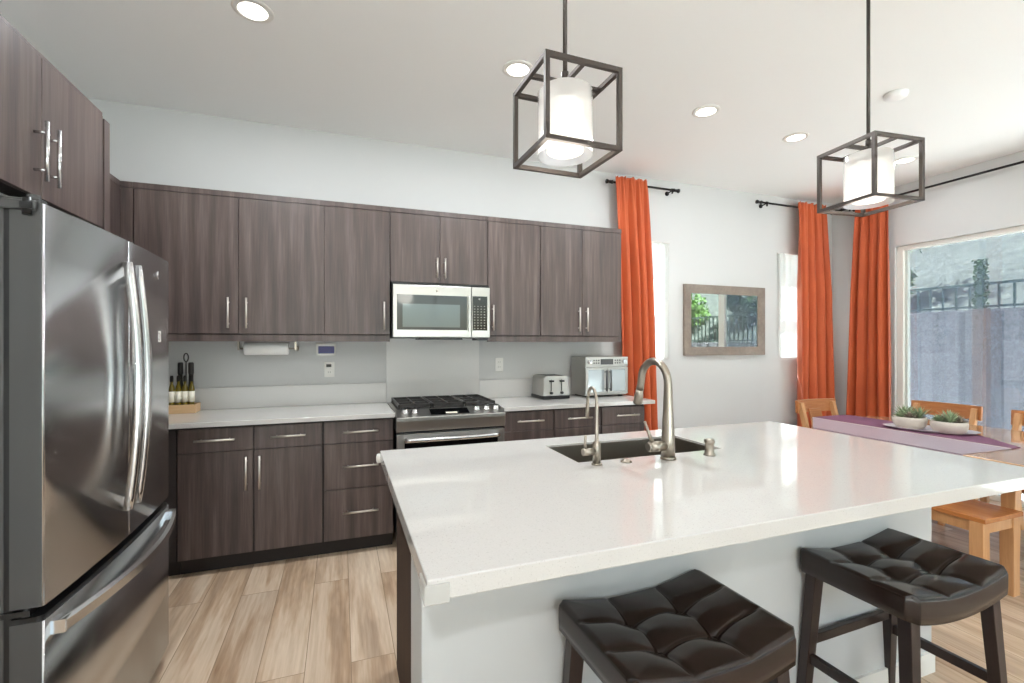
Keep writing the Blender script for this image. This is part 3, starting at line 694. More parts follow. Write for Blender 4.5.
# ------------------------------------------------------------------ island
IX0, IX1, IY0, IY1 = .1576, 2.4158, .9188, 2.1005
PX0, PX1 = .2, 2.343
SX0, SX1, SY0, SY1 = .872, 1.585, 1.63, 1.95
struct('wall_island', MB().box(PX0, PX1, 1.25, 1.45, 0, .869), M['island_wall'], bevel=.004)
struct('baseboard_island', MB().box(PX0 + .0, PX1, 1.238, 1.25, 0, .085), M['white_trim'])
t = Thing('island_cabinet', 'dark wood island base cabinet with plain side panel facing the refrigerator', 'cabinet', (1.27, 1.75, 0))
t.part('body', MB().box(.242, .842, 1.452, 2.02, .1, .869).box(1.615, 2.30, 1.452, 2.02, .1, .869).box(.842, 1.615, 1.452, 1.6, .1, .869).box(.842, 1.615, 1.98, 2.02, .1, .869).box(.842, 1.615, 1.6, 1.98, .1, .6), M['cab_dark'])
t.part('side_panel', MB().box(.222, .241, 1.452, 2.04, 0, .869), M['isl_side'])
t.part('side_panel', MB().box(2.302, 2.32, 1.452, 2.04, 0, .869), M['isl_side'])
t.part('toe_kick', MB().box(.242, 2.3, 1.96, 1.975, 0, .1), M['toe'])
for i in range(4):
    a = .245 + i*.514; d = t.part('door', MB().box(a, a + .51, 2.021, 2.04, .108, .862), M['cab'], bevel=.0015)
    t.part('handle', MB().cyl((a + .04, 2.072, .65), (a + .04, 2.072, .82), .0055, 10).cyl((a + .04, 2.04, .68), (a + .04, 2.072, .68), .0045, 8).cyl((a + .04, 2.04, .79), (a + .04, 2.072, .79), .0045, 8), M['nickel'], d)
def ring(m, o, i, z0, z1):
    """slab o=(x0,x1,y0,y1) with a hole i"""
    O = [(o[0], o[2]), (o[1], o[2]), (o[1], o[3]), (o[0], o[3])]; I = [(i[0], i[2]), (i[1], i[2]), (i[1], i[3]), (i[0], i[3])]
    vs = [(x, y, z) for z in (z0, z1) for P in (O, I) for x, y in P]
    fs = []
    for k in range(4):
        j = (k + 1) % 4
        fs += [(8 + k, 8 + j, 12 + j, 12 + k), (j, k, 4 + k, 4 + j), (k, j, 8 + j, 8 + k), (4 + j, 4 + k, 12 + k, 12 + j)]
    return m.add(vs, fs)
t = Thing('island_countertop', 'large white speckled quartz island countertop with sink cut-out', 'countertop', (1.287, 1.51, .87))
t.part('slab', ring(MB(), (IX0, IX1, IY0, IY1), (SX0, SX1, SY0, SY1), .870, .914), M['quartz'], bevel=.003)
t = Thing('sink', 'undermount stainless steel sink in the island', 'sink', (1.23, 1.79, .66))
w = .0; sk = MB(); e = .006
sk.box(SX0 + .0008, SX1 - .0008, SY0 + .0008, SY1 - .0008, .655, .662)
sk.box(SX0 + .0008, SX0 + .0045, SY0 + .0008, SY1 - .0008, .662, .905).box(SX1 - .0045, SX1 - .0008, SY0 + .0008, SY1 - .0008, .662, .905)
sk.box(SX0 + .0045, SX1 - .0045, SY0 + .0008, SY0 + .0045, .662, .905).box(SX0 + .0045, SX1 - .0045, SY1 - .0045, SY1 - .0008, .662, .905)
t.part('basin', sk, M['sink'])
t.part('drain', MB().lathe([(0, 0), (.045, 0), (.045, .003), (.03, .003), (.028, .001), (0, .001)], (1.23, 1.79, .662), 24), M['steel'])
zt = .914
# main faucet
fx, fy = 1.237, 1.557
t = Thing('kitchen_faucet', 'tall brushed nickel gooseneck faucet with side lever behind the sink', 'faucet', (fx, fy, zt))
t.part('base_ring', MB().lathe([(0, 0), (.031, 0), (.031, .006), (.028, .010), (0, .010)], (fx, fy, zt + .0005), 28), M['nickel'])
pts = [(fx, fy, zt + .01), (fx, fy, zt + .07), (fx, fy, zt + .13), (fx, fy, zt + .2), (fx, fy, zt + .30)]; rad = [.0275, .0265, .0235, .0195, .0165]
for i in range(1, 15):
    a = math.pi*i/16; pts.append((fx, fy + .09 - .09*math.cos(a), zt + .30 + .09*math.sin(a))); rad.append(.0158)
pts += [(fx, fy + .183, zt + .285), (fx, fy + .19, zt + .262)]; rad += [.0158, .0165]
t.part('neck', MB().tube(pts, rad, 20), M['nickel'])
t.part('spray_head', MB().tube([(fx, fy + .19, zt + .262), (fx, fy + .196, zt + .24), (fx, fy + .205, zt + .205), (fx, fy + .207, zt + .198)], [.0165, .0185, .0205, .019], 20), M['nickel'])
hd = t.part('valve', MB().tube([(fx - .015, fy, zt + .055), (fx - .088, fy, zt + .055)], [.021, .021], 20).tube([(fx - .088, fy, zt + .055), (fx - .098, fy, zt + .055)], [.021, .016], 20), M['nickel'])
t.part('lever', MB().tube([(fx - .075, fy, zt + .07), (fx - .09, fy + .005, zt + .11), (fx - .105, fy + .01, zt + .155)], [.009, .0065, .0055], 12), M['nickel'], hd)
# filter faucet
fx, fy = .921, 1.577
t = Thing('filter_faucet', 'small slim brushed nickel filter faucet left of the main faucet', 'faucet', (fx, fy, zt))
t.part('base_ring', MB().lathe([(0, 0), (.021, 0), (.021, .005), (0, .005)], (fx, fy, zt + .0005), 24), M['nickel'])
pts = [(fx, fy, zt + .005), (fx, fy, zt + .085), (fx, fy, zt + .09), (fx, fy, zt + .23)]; rad = [.0155, .0155, .0075, .0065]
for i in range(1, 12):
    a = math.pi*i/12; pts.append((fx, fy + .035 - .035*math.cos(a), zt + .23 + .062*math.sin(a))); rad.append(.0062)
pts += [(fx, fy + .072, zt + .20), (fx, fy + .073, zt + .17)]; rad += [.0075, .0075]
t.part('neck', MB().tube(pts, rad, 14), M['nickel'])
hd = t.part('valve', MB().cyl((fx - .01, fy, zt + .052), (fx - .06, fy, zt + .052), .0135, 16), M['nickel'])
t.part('lever', MB().tube([(fx - .048, fy, zt + .06), (fx - .05, fy, zt + .085), (fx - .048, fy, zt + .115)], [.006, .005, .0045], 10), M['nickel'], hd)
t = Thing('soap_dispenser', 'short brushed nickel soap dispenser right of the main faucet', 'soap dispenser', (1.44, 1.55, zt))
t.part('body', MB().lathe([(0, 0), (.024, 0), (.024, .004), (.019, .008), (.018, .05), (.02, .052), (.02, .062), (.017, .066), (0, .066)], (1.44, 1.55, zt + .0005), 24), M['nickel'])
t.part('spout', MB().tube([(1.445, 1.555, zt + .045), (1.475, 1.575, zt + .045), (1.505, 1.595, zt + .038)], [.006, .0055, .005], 10), M['nickel'])
single('disposal_button', MB().lathe([(0, 0), (.022, 0), (.022, .004), (.015, .007), (.012, .012), (0, .012)], (1.05, 1.572, zt + .0005), 24), M['nickel'], 'low round disposal button in front of the sink between the faucets', 'button', (1.05, 1.572, zt))
# child-safety corner guards
single('corner_guard', MB().lathe([(0, -.02), (.009, -.018), (.012, -.008), (.012, .008), (.009, .018), (0, .02)], (IX0 - .004, IY1 - .0, .882), 20), M['white_plastic'], 'round white bumper on the far left corner of the island', 'corner guard', (IX0 - .006, IY1, .885))
g = MB().prism([(IX0 - .006, IY0 - .006), (IX0 + .045, IY0 - .006), (IX0 + .045, IY0 - .0008), (IX0 - .0008, IY0 - .0008), (IX0 - .0008, IY0 + .055), (IX0 - .006, IY0 + .055)], .866, .906)
single('corner_guard', g, M['clear_guard'], 'clear plastic guard on the near left corner of the island', 'corner guard', (IX0, IY0, .866), bevel=.002)

# ------------------------------------------------------------------ bar stools
def stool_seat(hw=.262, hd=.186, nx=110, ny=84):
    m = MB()
    def prof(u, v):
        z = .606 + .034*u*u
        du = min(abs(u - .34), abs(u + .34))*hw; dv = min(abs(v - .34), abs(v + .34))*hd
        fade = max(0, 1 - max(abs(u), abs(v))**14)
        cell = lambda t: (1 - ((t if abs(t) < .34 else max(0, .67 - abs(t)))/.34)**2); z += .013*(1 - max(abs(u), abs(v))**7)*max(0, cell(u))**.6*max(0, cell(v))**.6 - .004*fade
        z -= .0045*math.exp(-(du/.007)**2)*fade + .0045*math.exp(-(dv/.007)**2)*fade
        z -= .015*math.exp(-(du/.045)**2 - (dv/.045)**2)*fade
        z -= .008*math.exp(-(du/.012)**2 - (dv/.012)**2)*fade
        e = max(abs(u), abs(v)); z -= .007*max(0, (e - .93)/.07)**2
        return z
    P = lambda i, n: -1 + 2*i/n
    def wr(t): # denser near the rim
        return math.sin(t*math.pi/2)*.3 + t*.7
    g = {}
    for i in range(nx + 1):
        for j in range(ny + 1):
            u, v = wr(P(i, nx)), wr(P(j, ny)); g[i, j] = len(m.v)
            # rounded corners in plan
            c = max(0, abs(u) - .9)/.1, max(0, abs(v) - .87)/.13
            k = .014*(c[0]*c[1])
            m.v.append((u*hw - math.copysign(k, u), v*hd - math.copysign(k, v), prof(u, v)))
    for i in range(nx):
        for j in range(ny): m.f.append((g[i, j], g[i+1, j], g[i+1, j+1], g[i, j+1])); m.sm.append(True)
    loop = [(i, 0) for i in range(nx)] + [(nx, j) for j in range(ny)] + [(i, ny) for i in range(nx, 0, -1)] + [(0, j) for j in range(ny, 0, -1)]
    prev = [g[q] for q in loop]
    for k, (dz, out) in enumerate(((.000, .001), (-.006, .002), (-.04, .002), (-.068, .001), (-.071, -.004))):
        cur = []
        for q in loop:
            x, y, z = m.v[g[q]]; u = x/hw
            zz = (.606 + .034*u*u - .012) + dz
            cur.append(len(m.v)); m.v.append((x*(1 + out/hw), y*(1 + out/hd), zz))
        for a in range(len(loop)): b = (a + 1) % len(loop); m.f.append((prev[a], cur[a], cur[b], prev[b])); m.sm.append(True)
        prev = cur
    # underside
    cb = len(m.v)
    rows = {}
    for q, idx in zip(loop, prev): rows[q] = idx
    m.f.append(tuple(reversed(prev))); m.sm.append(False)
    return m, prof, hw, hd
def make_stool(label):
    t = Thing('bar_stool', label, 'stool', (0, 0, 0), group='leather bar stools at the island', local=True)
    m, prof, hw, hd = stool_seat()
    st = t.part('seat', m, M['leather'])
    for u in (-.34, .34):
        for v in (-.34, .34):
            t.part('button', MB().lathe([(0, 0), (.012, 0), (.0125, .004), (.008, .008), (0, .009)], (u*hw, v*hd, prof(u, v) + .003), 14), M['leather'], st)
    ex, ey = .215, .145
    foot = {}
    for sx in (-1, 1):
        for sy in (-1, 1):
            top = Vector((sx*ex, sy*ey, .572)); bot = Vector((sx*(ex + .035), sy*(ey + .03), 0)); foot[sx, sy] = (top, bot)
            t.part('leg', MB().bar(top, bot, .046, .038, (0, 1, 0), .036, .032), M['espresso'], bevel=.002)
    def at(sx, sy, z): a, b = foot[sx, sy]; return b + (a - b)*(z/.572)
    t.part('apron', MB().box(-ex, ex, -ey - .012, -ey + .012, .545, .575).box(-ex, ex, ey - .012, ey + .012, .545, .575), M['espresso'])
    for sy, z in ((1, .31), (-1, .20)): t.part('stretcher', MB().bar(at(-1, sy, z), at(1, sy, z), .02, .034), M['espresso'], bevel=.002)
    for sx in (-1, 1): t.part('stretcher', MB().bar(at(sx, -1, .25), at(sx, 1, .25), .02, .034), M['espresso'], bevel=.002)
    return t.o
s1 = make_stool('dark leather tufted saddle stool at the middle of the island')
s1.location = (.853, 1.058, 0); s1.rotation_euler = (0, 0, R(2))
s2 = copy_tree(s1); s2.location = (1.822, 1.070, 0); s2.rotation_euler = (0, 0, R(1.5))
s2['label'] = 'dark leather tufted saddle stool nearest the dining table'

# ------------------------------------------------------------------ pendant lamps
def make_pendant(label, x, y, rot, s0, zb):
    t = Thing('pendant_lamp', label, 'pendant lamp', (x, y, zb), rot, 'cube frame pendants over the island', local=True)
    h = s0/2; s = s0*1.035; w = .014; f = MB()
    for sx in (-1, 1):
        for sy in (-1, 1): f.box(sx*h - w/2, sx*h + w/2, sy*h - w/2, sy*h + w/2, 0, s)
    for z in (0, s):
        zz = (z, z + w) if z == 0 else (z - w, z)
        for k in (-1, 1):
            f.box(-h + w/2, h - w/2, k*h - w/2, k*h + w/2, *zz); f.box(k*h - w/2, k*h + w/2, -h + w/2, h - w/2, *zz)
    f.box(-h + w/2, h - w/2, -w/2, w/2, s - w, s); f.box(-w/2, w/2, -h + w/2, h - w/2, s - w + .001, s - .001)
    t.part('cube_frame', f, M['bronze'])
    rc = .090; z0, z1 = .014, s - .034
    o = t.part('outer_shade', MB().tube([(0, 0, z0), (0, 0, z1 - .006), (0, 0, z1)], [rc, rc, rc - .006], 36, cap=False), M['shade_outer'])
    t.part('shade_top', MB().lathe([(.012, 0), (rc - .007, 0), (rc - .007, .002), (.012, .002)], (0, 0, z1 - .002), 32), M['shade_outer'])
    t.part('inner_shade', MB().lathe([(.0, 0), (.058, 0), (.061, .003), (.061, z1 - z0 - .055), (.055, z1 - z0 - .05), (.0, z1 - z0 - .05)], (0, 0, z0 + .012), 32), M['shade_inner'])
    t.part('socket_cap', MB().lathe([(0, 0), (.02, 0), (.02, .03), (.012, .038), (0, .038)], (0, 0, s - .052), 20), M['bronze'])
    t.part('stem', MB().cyl((0, 0, s - .014), (0, 0, ZC - zb - .03), .0072, 14).cyl((0, 0, s), (0, 0, s + .03), .0115, 14), M['bronze'])
    t.part('canopy', MB().lathe([(0, 0), (.02, 0), (.06, .012), (.062, .026), (0, .026)], (0, 0, ZC - zb - .0265), 28), M['bronze'])
    l = bpy.data.lights.new('pendant_bulb', 'POINT'); l.energy = PEND_W; l.color = (1, .92, .8); l.shadow_soft_size = .09
    lo = bpy.data.objects.new('pendant_bulb', l); COL.objects.link(lo); lo.parent = t.o; lo.location = (0, 0, -.06)
    return t
make_pendant('dark metal cube pendant lamp over the sink side of the island', .689, 1.382, R(1), .25, 1.979)
make_pendant('dark metal cube pendant lamp over the dining end of the island', 2.181, 1.40, R(-6), .255, 1.979)

# ------------------------------------------------------------------ ceiling fixtures
def downlight(x, y, label, watts):
    t = Thing('recessed_light', label, 'ceiling light', (x, y, ZC), group='recessed ceiling lights')
    t.part('trim_ring', MB().lathe([(.066, -.001), (.066, -.008), (.09, -.004), (.092, -.001)], (x, y, ZC), 32), M['white_plastic'])
    t.part('lens', MB().lathe([(0, -.006), (.066, -.006), (.066, -.002), (0, -.002)], (x, y, ZC), 32), M['lens'])
    l = area('can_light', (0, 0, -.012), (0, 0, 0), .12, .12, watts, (.92, .965, 1), 'DISK', t.o)
for x, y, s_ in ((-.401, 2.555, 'round recessed ceiling light nearest the refrigerator'), (.975, 2.571, 'round recessed ceiling light behind the cube pendant over the sink'), (2.376, 2.589, 'round recessed ceiling light between the two pendants, nearer the stove'),
                 (3.335, 2.675, 'round recessed ceiling light beside the pendant over the dining end'), (4.653, 2.682, 'round recessed ceiling light nearest the patio door, seen through the pendant'),
                 (-.45, .35, 'added recessed fill light, unseen, over the walkway in front of the refrigerator, outside the frame above'), (-.45, -1.6, 'added recessed fill light, unseen, over the walkway well behind the camera')):  # these two are unseen, added as fill for the left side
    downlight(x, y, s_, CAN_DINING_W if x > 3 else CAN_W if y > 1 else CAN_FILL_W if y < 0 else 6)
single('smoke_detector', MB().lathe([(0, -.034), (.045, -.034), (.06, -.024), (.065, -.001), (0, -.001)], (3.36, 1.99, ZC), 32), M['ceiling'], 'round white smoke detector on the ceiling behind the dining end pendant stem', 'smoke detector', (3.36, 1.99, ZC))

# ------------------------------------------------------------------ curtains and rods
def rod(label, a, b, brackets, end_a=True, end_b=True, wall='back'):
    a, b = Vector(a), Vector(b); d = (b - a).normalized()
    t = Thing('curtain_rod', label, 'curtain rod', tuple((a + b)/2), group='black curtain rods')
    t.part('pole', MB().cyl(a, b, .0105, 14), M['rod'])
    for p, sg, on in ((a, -1, end_a), (b, 1, end_b)):
        if on: t.part('finial', MB().tube([p, p + d*sg*.006, p + d*sg*.012, p + d*sg*.03, p + d*sg*.045, p + d*sg*.05, p + d*sg*.068, p + d*sg*.075], [.013, .019, .013, .015, .012, .018, .021, .01], 16), M['rod'])
    for q in brackets:
        p = a + (b - a)*q; w_ = Vector((0, 1, 0)) if wall == 'back' else Vector((1, 0, 0)); dist = (YB - p.y) if wall == 'back' else (XR - p.x)
        k = MB().cyl(p - Vector((0, 0, .004)), p + w_*(dist - .001) - Vector((0, 0, .012)), .006, 10).tube([p + w_*(dist - .010) - Vector((0, 0, .012)), p + w_*(dist - .001) - Vector((0, 0, .012))], .022, 16).tube([p - d*.008, p + d*.008], .016, 14)
        k.box(p.x - .006, p.x + .006, p.y - .006, p.y + .006, p.z - .035, p.z - .008)
        t.part('bracket', k, M['rod'])
    return t
RY = YB - .085; RX = XR - .085
rod('black curtain rod with ball ends above the narrow window by the wall cabinets', (2.36, RY, 2.872), (3.04, RY, 2.872), (.3, .985))
rod('black curtain rod on the back wall at the dining corner', (4.18, RY, 2.872), (5.26, RY, 2.872), (.07, .97), end_b=False)
rod('long black curtain rod above the patio door', (RX, .85, 2.872), (RX, 3.66, 2.872), (.02, .97), wall='right')
def curtain(label, p0, p1, b0, b1, normal, folds, seed, axis):
    """p0,p1 top ends along the wall, b0,b1 bottom ends; gathered on a rod pocket"""
    rnd = random.Random(seed); m = MB(); nu, nv = folds*14, 60; zt_, zr, zb_ = 2.918, 2.872, .015
    ph = [rnd.uniform(-.6, .6) for _ in range(folds + 1)]; am = [rnd.uniform(.5, 1.35) for _ in range(folds + 1)]
    fix = RY if axis == 'x' else RX
    for j in range(nv + 1):
        z = zt_ + (zb_ - zt_)*(j/nv)**1.15
        q = (zt_ - z)/(zt_ - zb_); e = q**.8
        s0, s1_ = p0 + (b0 - p0)*e, p1 + (b1 - p1)*e
        for i in range(nu + 1):
            u = i/nu; k = u*folds; ki = min(int(k), folds - 1); fr = k - ki
            a_ = am[ki]*(1 - fr) + am[ki+1]*fr; p_ = ph[ki]*(1 - fr) + ph[ki+1]*fr
            soft = .35 + .65*min(1, q*3)
            sv = math.sin(2*math.pi*k + p_*(1 + 1.2*q)); d = (2*abs(math.cos(math.pi*k + p_*(.5 + .6*q)))**.9 - 1)*a_*.058*soft + .004*sv + .012*math.sin(2*math.pi*k*.5 + 3*q + seed)*q
            # above and around the rod the fabric is a tight ruffle
            r_ = math.exp(-((z - zr)/.03)**2)
            d = d*(1 - .45*r_) + .009*math.sin(2*math.pi*k*3.1 + seed)*math.exp(-q*7)
            d = max(d, -.062)
            s = s0 + (s1_ - s0)*u + .008*math.sin(2*math.pi*k*1.0 + 1.2)*q
            zz = z + (.006*math.sin(2*math.pi*k*2.3 + seed) if j == 0 else 0)
            dd = fix - (d + .032 + .012*q)*1.0
            m.v.append((s, dd, zz) if axis == 'x' else (dd, s, zz))
    for j in range(nv):
        for i in range(nu):
            a = j*(nu + 1) + i; m.f.append((a, a + 1, a + nu + 2, a + nu + 1)); m.sm.append(True)
    loc = ((b0 + b1)/2, fix, 0) if axis == 'x' else (fix, (b0 + b1)/2, 0)
    o = single('curtain', m, M['curtain'], label, 'curtain', loc, 'rust orange curtains')
    sm = o.modifiers.new('thick', 'SOLIDIFY'); sm.thickness = .003; sm.offset = 0
    return o
curtain('rust orange curtain beside the right end of the wall cabinets', 2.363, 2.71, 2.45, 2.815, 0, 4, 3, 'x')
curtain('rust orange curtain on the back wall at the dining corner', 4.66, 5.06, 4.63, 5.13, 0, 4, 11, 'x')
curtain('rust orange curtain beside the patio door', 3.162, 3.476, 3.115, 3.56, 0, 4, 23, 'y')
def sheer(label, x0, x1, seed):
    m = MB(); n = 90; rows = 14
    for j in range(rows + 1):
        z = WZ1 + .012 - (WZ1 - WZ0 + .02)*j/rows
        for i in range(n + 1):
            u = i/n; x = x0 + (x1 - x0)*u
            m.v.append((x, YB - .012 - .005*math.sin(u*46 + seed) - .003*math.sin(u*17 + j*.15), z))
    for j in range(rows):
        for i in range(n): a = j*(n + 1) + i; m.f.append((a, a+1, a+n+2, a+n+1)); m.sm.append(True)
    t = Thing('sheer_curtain', label, 'sheer curtain', ((x0 + x1)/2, YB - .012, WZ0), group='white sheers')
    t.part('fabric', m, M['sheer'])
    t.part('tension_rod', MB().cyl((x0 - .004, YB - .012, WZ1 + .008), (x1 + .004, YB - .012, WZ1 + .008), .006, 10), M['white_plastic'])
sheer('white sheer over the narrow window beside the wall cabinets', W1[0] - .005, W1[1] + .02, 1)
sheer('white sheer over the window right of the framed mirror', W2[0] - .022, W2[1] + .02, 2)

# ------------------------------------------------------------------ framed mirror
fx0, fx1, fz0, fz1, fw = 3.225, 4.286, 1.256, 1.975, .088
t = Thing('wall_mirror', 'wide grey-brown framed mirror between the two curtained windows', 'mirror', ((fx0 + fx1)/2, YB, fz0))
def mitre(m, y0, y1, o, w, lip):
    O = [(o[0], o[2]), (o[1], o[2]), (o[1], o[3]), (o[0], o[3])]; I = [(o[0] + w, o[2] + w), (o[1] - w, o[2] + w), (o[1] - w, o[3] - w), (o[0] + w, o[3] - w)]
    vs = [(x, y0, z) for x, z in O] + [(x, y0 + lip, z) for x, z in I] + [(x, y1, z) for x, z in O] + [(x, y1, z) for x, z in I]
    fs = []
    for k in range(4):
        j = (k + 1) % 4; fs += [(k, j, 4 + j, 4 + k), (j, k, 8 + k, 8 + j), (4 + k, 4 + j, 12 + j, 12 + k), (8 + k, 12 + k, 12 + j, 8 + j)]
    return m.add(vs, fs)
t.part('frame', mitre(MB(), YB - .036, YB - .002, (fx0, fx1, fz0, fz1), fw, .012), M['frame'], bevel=.002)
t.part('mirror_glass', MB().box(fx0 + fw, fx1 - fw, YB - .016, YB - .012, fz0 + fw, fz1 - fw), M['mirror'])

# ------------------------------------------------------------------ dining set
TZ = .76
t = Thing('dining_table', 'honey wood dining table under the purple runner', 'table', (3.88, 2.1, 0))
def rounded(poly, r, n=6):
    out = []; L = len(poly)
    for i in range(L):
        p, a, b = Vector(poly[i]), Vector(poly[i-1]), Vector(poly[(i+1) % L]); u, v = (a - p).normalized(), (b - p).normalized()
        for k in range(n + 1):
            q = k/n; s_, e_ = p + u*r, p + v*r; out.append(tuple((s_*(1-q)**2 + p*2*q*(1-q) + e_*q*q)))
    return out
TP = [(3.25, 1.28), (4.51, 1.28), (4.51, 2.48), (4.08, 2.82), (3.69, 2.82), (3.25, 2.48)]
t.part('tabletop', MB().prism(rounded(TP, .06), TZ - .032, TZ), M['table'], bevel=.004)
t.part('apron', MB().box(3.57, 4.18, 1.49, 1.51, .66, TZ - .032).box(3.55, 3.57, 1.49, 2.4, .66, TZ - .032).box(4.18, 4.2, 1.49, 2.4, .66, TZ - .032).box(3.55, 4.2, 2.4, 2.42, .66, TZ - .032), M['oakx'])
for x, y in ((3.59, 1.535), (4.16, 1.535), (3.59, 2.36), (4.16, 2.36)):
    t.part('leg', MB().hexa([(x - .025, y - .025, 0), (x + .025, y - .025, 0), (x + .025, y + .025, 0), (x - .025, y + .025, 0)], [(x - .035, y - .035, TZ - .032), (x + .035, y - .035, TZ - .032), (x + .035, y + .035, TZ - .032), (x - .035, y + .035, TZ - .032)]), M['oakz'], bevel=.003)
t = Thing('table_runner', 'purple and lavender cloth runner on the dining table', 'runner', (3.68, 2.2, TZ))
z0, z1 = TZ + .001, TZ + .004
t.part('purple_panel', MB().prism([(3.68, 1.57), (3.77, 1.57), (4.08, 1.95), (4.10, 2.78), (4.06, 2.815), (3.695, 2.815), (3.68, 2.80)], z0, z1), M['runner'], label='dark purple panel')
la = MB().prism([(3.245, 1.585), (3.68, 1.57), (3.68, 2.80), (3.255, 2.475), (3.245, 2.46)], z0, z1)
la.box(3.2415, 3.2445, 1.585, 2.46, TZ - .008, z1)
t.part('lavender_border', la, M['runner2'], label='pale lavender border')
t.part('edge_stitch', MB().box(3.677, 3.683, 1.575, 2.80, z1, z1 + .0012), M['label'], label='thin white stitched line')
# tray with two succulents
t = single('serving_plate', MB().lathe([(0, 0), (.12, 0), (.15, .006), (.165, .016), (.168, .018), (.166, .0195), (.148, .010), (0, .006)], (0, 0, 0), 40).xf(Matrix.Translation((3.89, 2.09, TZ + .0045)) @ Matrix.Rotation(R(-62), 4, 'Z') @ Matrix.Scale(1.55, 4, (1, 0, 0)) @ Matrix.Scale(.8, 4, (0, 1, 0))), M['plate'], 'oval plate under the two succulent bowls', 'plate', (3.89, 2.09, TZ + .0045))
def succulent(label, x, y, seed):
    rnd = random.Random(seed); zb = TZ + .0115
    t = Thing('potted_succulent', label, 'potted plant', (x, y, zb), group='succulent bowls on the dining table')
    t.part('bowl', MB().lathe([(0, 0), (.07, 0), (.084, .008), (.095, .03), (.099, .06), (.096, .08), (.091, .08), (.091, .065), (0, .064)], (x, y, zb), 36), M['ceramic'])
    t.part('soil', MB().lathe([(0, .065), (.09, .065), (.09, .068), (0, .072)], (x, y, zb), 24), M['soil'])
    def leaf(m, base, d, L, wd):
        d = d.normalized(); sd_ = d.cross(Vector((0, 0, 1))); sd_ = sd_.normalized() if sd_.length > .01 else Vector((1, 0, 0)); up = sd_.cross(d)
        a = base; b = base + d*L*.5 + up*L*.04; c = base + d*L
        m.add([a - sd_*wd*.5, a + sd_*wd*.5, b - sd_*wd*.55, b + sd_*wd*.55, c, b - up*wd*.4, a - up*wd*.3], [(0, 1, 3, 2), (2, 3, 4), (0, 2, 5, 6), (1, 6, 5, 3), (2, 4, 5), (3, 5, 4), (0, 6, 1)], False)
    for k in range(6):
        an = k*2*math.pi/5 + rnd.uniform(-.3, .3); rr = .056 if k < 5 else 0
        c = Vector((x + rr*math.cos(an), y + rr*math.sin(an), zb + .068)); m = MB(); tall = rnd.random() < .5
        nl = 22
        for i in range(nl):
            q = i/nl; aa = i*2.4; el = R(8 + 72*q) if not tall else R(35 + 50*q); L = (.065 if not tall else .115)*(1 - .35*q)*rnd.uniform(.85, 1.15)
            leaf(m, c + Vector((0, 0, .012*q)), Vector((math.cos(aa)*math.cos(el), math.sin(aa)*math.cos(el), math.sin(el))), L, .016 if not tall else .009)
        t.part('rosette', m, M['leaf'] if (k + seed) % 3 else M['leaf_red'])
succulent('succulents in a cream bowl, farther one on the plate beside the curtain', 3.86, 2.195, 3)
succulent('succulents in a cream bowl, nearer one on the plate', 3.885, 1.975, 8)

def make_chair(label, curved=True):
    """faces +y, origin on the floor under the seat centre"""
    t = Thing('dining_chair', label, 'chair', (0, 0, 0), group='wooden dining chairs', local=True)
    t.part('seat', MB().prism(rounded([(-.21, -.19), (.21, -.19), (.225, .21), (-.225, .21)], .03), .435, .46), M['oak'], bevel=.004)
    t.part('apron', MB().box(-.185, .185, .165, .185, .375, .435).box(-.185, .185, -.18, -.16, .375, .435).box(-.195, -.175, -.16, .165, .375, .435).box(.175, .195, -.16, .165, .375, .435), M['oakx'])
    for sx in (-1, 1):
        t.part('leg', MB().bar((sx*.188, .178, .435), (sx*.188, .182, 0), .04, .04, (0, 1, 0), .032, .032), M['oakz'], bevel=.002)
        # back leg and post in one raked piece
        q = [(0, -.275), (.44, -.185), (.62, -.20), (.86, -.262)]
        m = MB(); 
        for (za, ya), (zb_, yb) in zip(q, q[1:]):
            w = .018; m.hexa([(sx*.195 - w, ya - .02, za), (sx*.195 + w, ya - .02, za), (sx*.195 + w, ya + .02, za), (sx*.195 - w, ya + .02, za)], [(sx*.195 - w, yb - .02, zb_), (sx*.195 + w, yb - .02, zb_), (sx*.195 + w, yb + .02, zb_), (sx*.195 - w, yb + .02, zb_)])
        t.part('back_post', m, M['oakz'])
    m = MB(); n = 14; hw = .235
    for i in range(n):
        xa, xb = -hw + 2*hw*i/n, -hw + 2*hw*(i+1)/n; f_ = lambda x: -.262 - .035*(1 - (x/hw)**2)
        za, zb_ = .77, .88
        m.add([(xa, f_(xa) - .014, za), (xb, f_(xb) - .014, za), (xb, f_(xb) + .012, za), (xa, f_(xa) + .012, za), (xa, f_(xa) - .02, zb_), (xb, f_(xb) - .02, zb_), (xb, f_(xb) + .006, zb_), (xa, f_(xa) + .006, zb_)],
              [(3,2,1,0),(4,5,6,7),(0,1,5,4),(2,3,7,6)] + ([(3,0,4,7)] if i == 0 else []) + ([(1,2,6,5)] if i == n-1 else []))
    t.part('top_rail', m, M['oakx'])
    t.part('splat', MB().hexa([(-.07, -.195, .46), (.07, -.195, .46), (.07, -.18, .46), (-.07, -.18, .46)], [(-.07, -.29, .80), (.07, -.29, .80), (.07, -.275, .80), (-.07, -.275, .80)]), M['oakx'])
    t.part('stretcher', MB().box(-.188, -.168, -.22, .17, .18, .205).box(.168, .188, -.22, .17, .18, .205), M['oakx'])
    return t.o
c1 = make_chair('honey wood dining chair at the far end of the table by the curtains')
c1.location = (3.965, 2.72, 0); c1.rotation_euler = (0, 0, R(180))
for (x, y, r_, lb) in ((4.46, 2.42, 92, 'honey wood dining chair by the patio door, behind the succulents'), (4.46, 1.78, 90, 'honey wood dining chair by the patio door, cut by the right edge of the photo')):
    c = copy_tree(c1); c.location = (x, y, 0); c.rotation_euler = (0, 0, R(r_)); c['label'] = lb
t = Thing('bench', 'honey wood bench between the island and the dining table', 'bench', (3.36, 1.95, 0))
